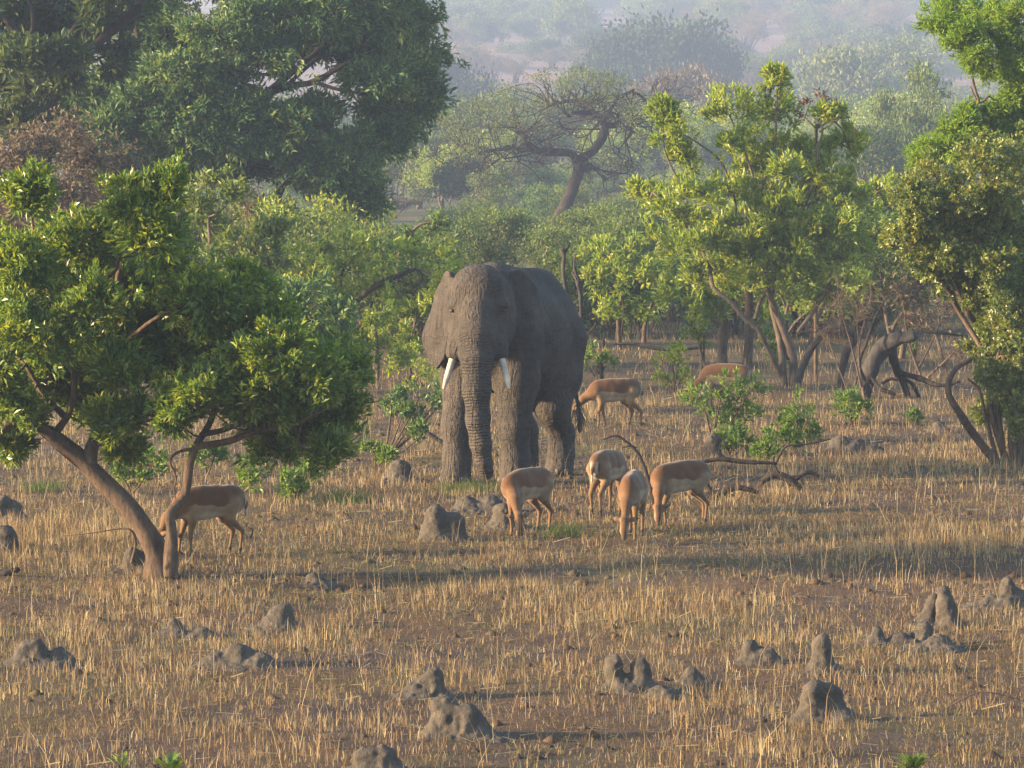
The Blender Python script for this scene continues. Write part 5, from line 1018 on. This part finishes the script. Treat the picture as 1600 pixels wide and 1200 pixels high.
def blades(mb, x, y, h, wd, rng, lean=.25, curve=.3, rnd=None):
    n = len(x); z = H(x, y); az = rng.uniform(0, 2 * math.pi, n); ln = np.abs(rng.normal(0, lean, n)); a2 = rng.uniform(0, math.pi, n)
    b = np.stack([x, y, z - .015], 1); dx = np.stack([np.cos(az), np.sin(az), 0 * az], 1); s = np.stack([np.cos(a2), np.sin(a2) * .4, 0 * a2], 1) * (wd * .5)[:, None]
    m_ = b + dx * (ln * h * .45)[:, None] + np.array([0, 0, 1]) * (h * .55)[:, None]; t = m_ + dx * ((ln + curve * rng.uniform(0, 1, n)) * h * .55)[:, None] + np.array([0, 0, 1]) * (h * .45 * rng.uniform(.4, 1, n))[:, None]
    v = np.stack([b - s, b + s, m_ - s * .8, m_ + s * .8, t], 1).reshape(-1, 3); i = np.arange(n)[:, None] * 5
    r = rng.uniform(0, 1, n) if rnd is None else rnd
    mb.add(v, t=i + np.array([[2, 3, 4]]), q=i + np.array([[0, 1, 3, 2]]), rnd=r)
def scatter(n, d0, d1, rng, wide=.150):
    D = np.sqrt(rng.uniform(d0 ** 2, d1 ** 2, n)); return rng.uniform(-1, 1, n) * wide * D + rng.uniform(-.3, .3, n), D
def patch(x, y): return np.clip(.42 + 1.3 * fbm(x / 1.9, y / 2.8, seed=51, oct=3), 0.0, 1) * np.clip(.68 + .9 * fbm(x / 6, y / 8, seed=61, oct=2), 0.08, 1)
def bare_mask(x, y):
    m_ = np.exp(-((y - 50.2 - 1.2 * vnoise(x / 5, x * 0, seed=5)) / .9) ** 2) * sstep(-3.2, -1.5, x) * (1 - sstep(1.2, 7.5, x))
    return 1 - .93 * np.maximum(m_, np.exp(-((y - 51.6 - .8 * vnoise(x / 4, x * 0, seed=9)) / 1.1) ** 2) * sstep(2, 4, x))
rng = np.random.default_rng(1234); mb = MB()
def tufts(nt_, per, d0, d1, hlo, hhi, w_, sp, lean, keep=True):
    x, y = scatter(nt_, d0, d1, rng)
    k = rng.uniform(0, 1, nt_) < (.10 + .9 * patch(x, y)) * bare_mask(x, y); x, y = x[k], y[k]
    base = rng.uniform(.2, .9, len(x)); hs = rng.uniform(hlo, hhi, len(x)) * (.6 + .6 * patch(x, y))
    x = np.repeat(x, per) + rng.normal(0, sp, len(x) * per); y = np.repeat(y, per) + rng.normal(0, sp, len(y) * per)
    h = np.repeat(hs, per) * rng.uniform(.35, 1.15, len(x)); r = np.clip(np.repeat(base, per) + rng.normal(0, .22, len(x)), 0, 1)
    blades(mb, x, y, h, np.full(len(x), w_) * rng.uniform(.6, 1.3, len(x)), rng, lean, .35, r)
tufts(26000, 6, 31, 58, .10, .32, .0075, .07, .16)
tufts(17000, 6, 56, 84, .10, .30, .010, .09, .18)
tufts(11000, 5, 82, 125, .14, .34, .016, .13, .2)
tufts(9000, 4, 120, 215, .25, .5, .035, .25, .2)
x, y = scatter(110000, 31, 66, rng); k = rng.uniform(0, 1, len(x)) < (.25 + .75 * np.clip(.5 + 1.1 * fbm(x / .8, y / 1.1, seed=81, oct=3), 0, 1)) * bare_mask(x, y); x, y = x[k], y[k]
blades(mb, x, y, rng.uniform(.02, .10, len(x)), np.full(len(x), .008), rng, .55, .5, rng.uniform(0, .75, len(x)))
x, y = scatter(2600, 31, 95, rng); blades(mb, x, y, rng.uniform(.35, .75, len(x)), np.full(len(x), .007), rng, .28, .5, rng.uniform(.45, 1, len(x)))
# flattened broken straw lying about
x, y = scatter(9000, 31, 90, rng); n = len(x); z = H(x, y); a = rng.uniform(0, math.pi, n); l = rng.uniform(.06, .28, n); k = rng.uniform(0, 1, n) < bare_mask(x, y) + .25
d = np.stack([np.cos(a), np.sin(a), rng.normal(0, .16, n)], 1); p = np.stack([x, y, z + rng.uniform(.01, .05, n)], 1); s = np.stack([-np.sin(a), np.cos(a), 0 * a], 1) * .005 + np.array([0, 0, .003])
v = np.stack([p - d * l[:, None] / 2 - s, p - d * l[:, None] / 2 + s, p + d * l[:, None] / 2 + s, p + d * l[:, None] / 2 - s], 1)[k]
mb.add(v, q=np.arange(len(v) * 4).reshape(-1, 4), rnd=rng.uniform(.1, .95, len(v)))
tag(link('dry_grass', mb.mesh('dry_grass', STRAW, smooth=False)), kind='stuff')
mb = MB()
x, y = scatter(150000, 31, 85, rng); g_ = np.clip(.35 + 1.1 * fbm(x / 1.9, y / 2.6, seed=71, oct=3) + .8 * np.exp(-((y - 56.5) / 3.5) ** 2), 0, 1)
k = rng.uniform(0, 1, len(x)) < g_ * bare_mask(x, y); x, y = x[k], y[k]
blades(mb, x, y, rng.uniform(.03, .10, len(x)), np.full(len(x), .011), rng, .5, .5)
tag(link('short_grass', mb.mesh('short_grass', GREENG, smooth=False)), kind='stuff')
for px, py, rx, n, lb in [(735, 768, .45, 500, 'fresh green grass clump at the elephant trunk tip'), (540, 784, .32, 420, 'grey-green grass clump right of the leaning tree'), (66, 768, .32, 300, 'green grass clump left of the leaning trunk'), (560, 672, .22, 200, 'small green grass clump left of the young shrub'), (880, 838, .25, 200, 'green grass clump right of the impala nearest the trunk')]:
    mb = MB(); g = G(px, py); x = g[0] + rng.normal(0, rx * .6, n); y = g[1] + rng.normal(0, rx * .6, n); blades(mb, x, y, rng.uniform(.10, .26, n), np.full(n, .010), rng, .45, .5)
    me = mb.mesh('grass_clump', TUFTG, g, smooth=False); tag(link('grass_clump', me, None, g), lb, 'grass clump', None, 'stuff')
# crumbled clods of soil
mb = MB(); x, y = scatter(9000, 31, 80, rng); bm = 1 - bare_mask(x, y); k = rng.uniform(0, 1, len(x)) < .18 + .82 * bm; x, y, bm = x[k], y[k], bm[k]; z = H(x, y)
o8 = norm(np.array([(1, 0, 0), (-1, 0, 0), (0, 1, 0), (0, -1, 0), (0, 0, 1), (0, 0, -1)], float)); f8 = np.array([(0, 2, 4), (2, 1, 4), (1, 3, 4), (3, 0, 4), (2, 0, 5), (1, 2, 5), (3, 1, 5), (0, 3, 5)])
r = (rng.uniform(.2, 1, len(x)) ** 2.5 * .075 + .012)[:, None, None]; v = np.stack([x, y, z], 1)[:, None] + o8[None] * r * rng.uniform(.6, 1.3, (len(x), 6, 1)) * np.array([1.2, 1.2, .8])
mb.add(v.reshape(-1, 3), t=(f8[None] + np.arange(len(x))[:, None, None] * 6).reshape(-1, 3)); tag(link('soil_clods', mb.mesh('soil_clods', SOIL, rnd=False)), kind='stuff')
print('TRIS', sum(sum(len(p.vertices) - 2 for p in o.data.polygons) if False else len(o.data.loops) for o in SC.objects if o.type == 'MESH') // 2)
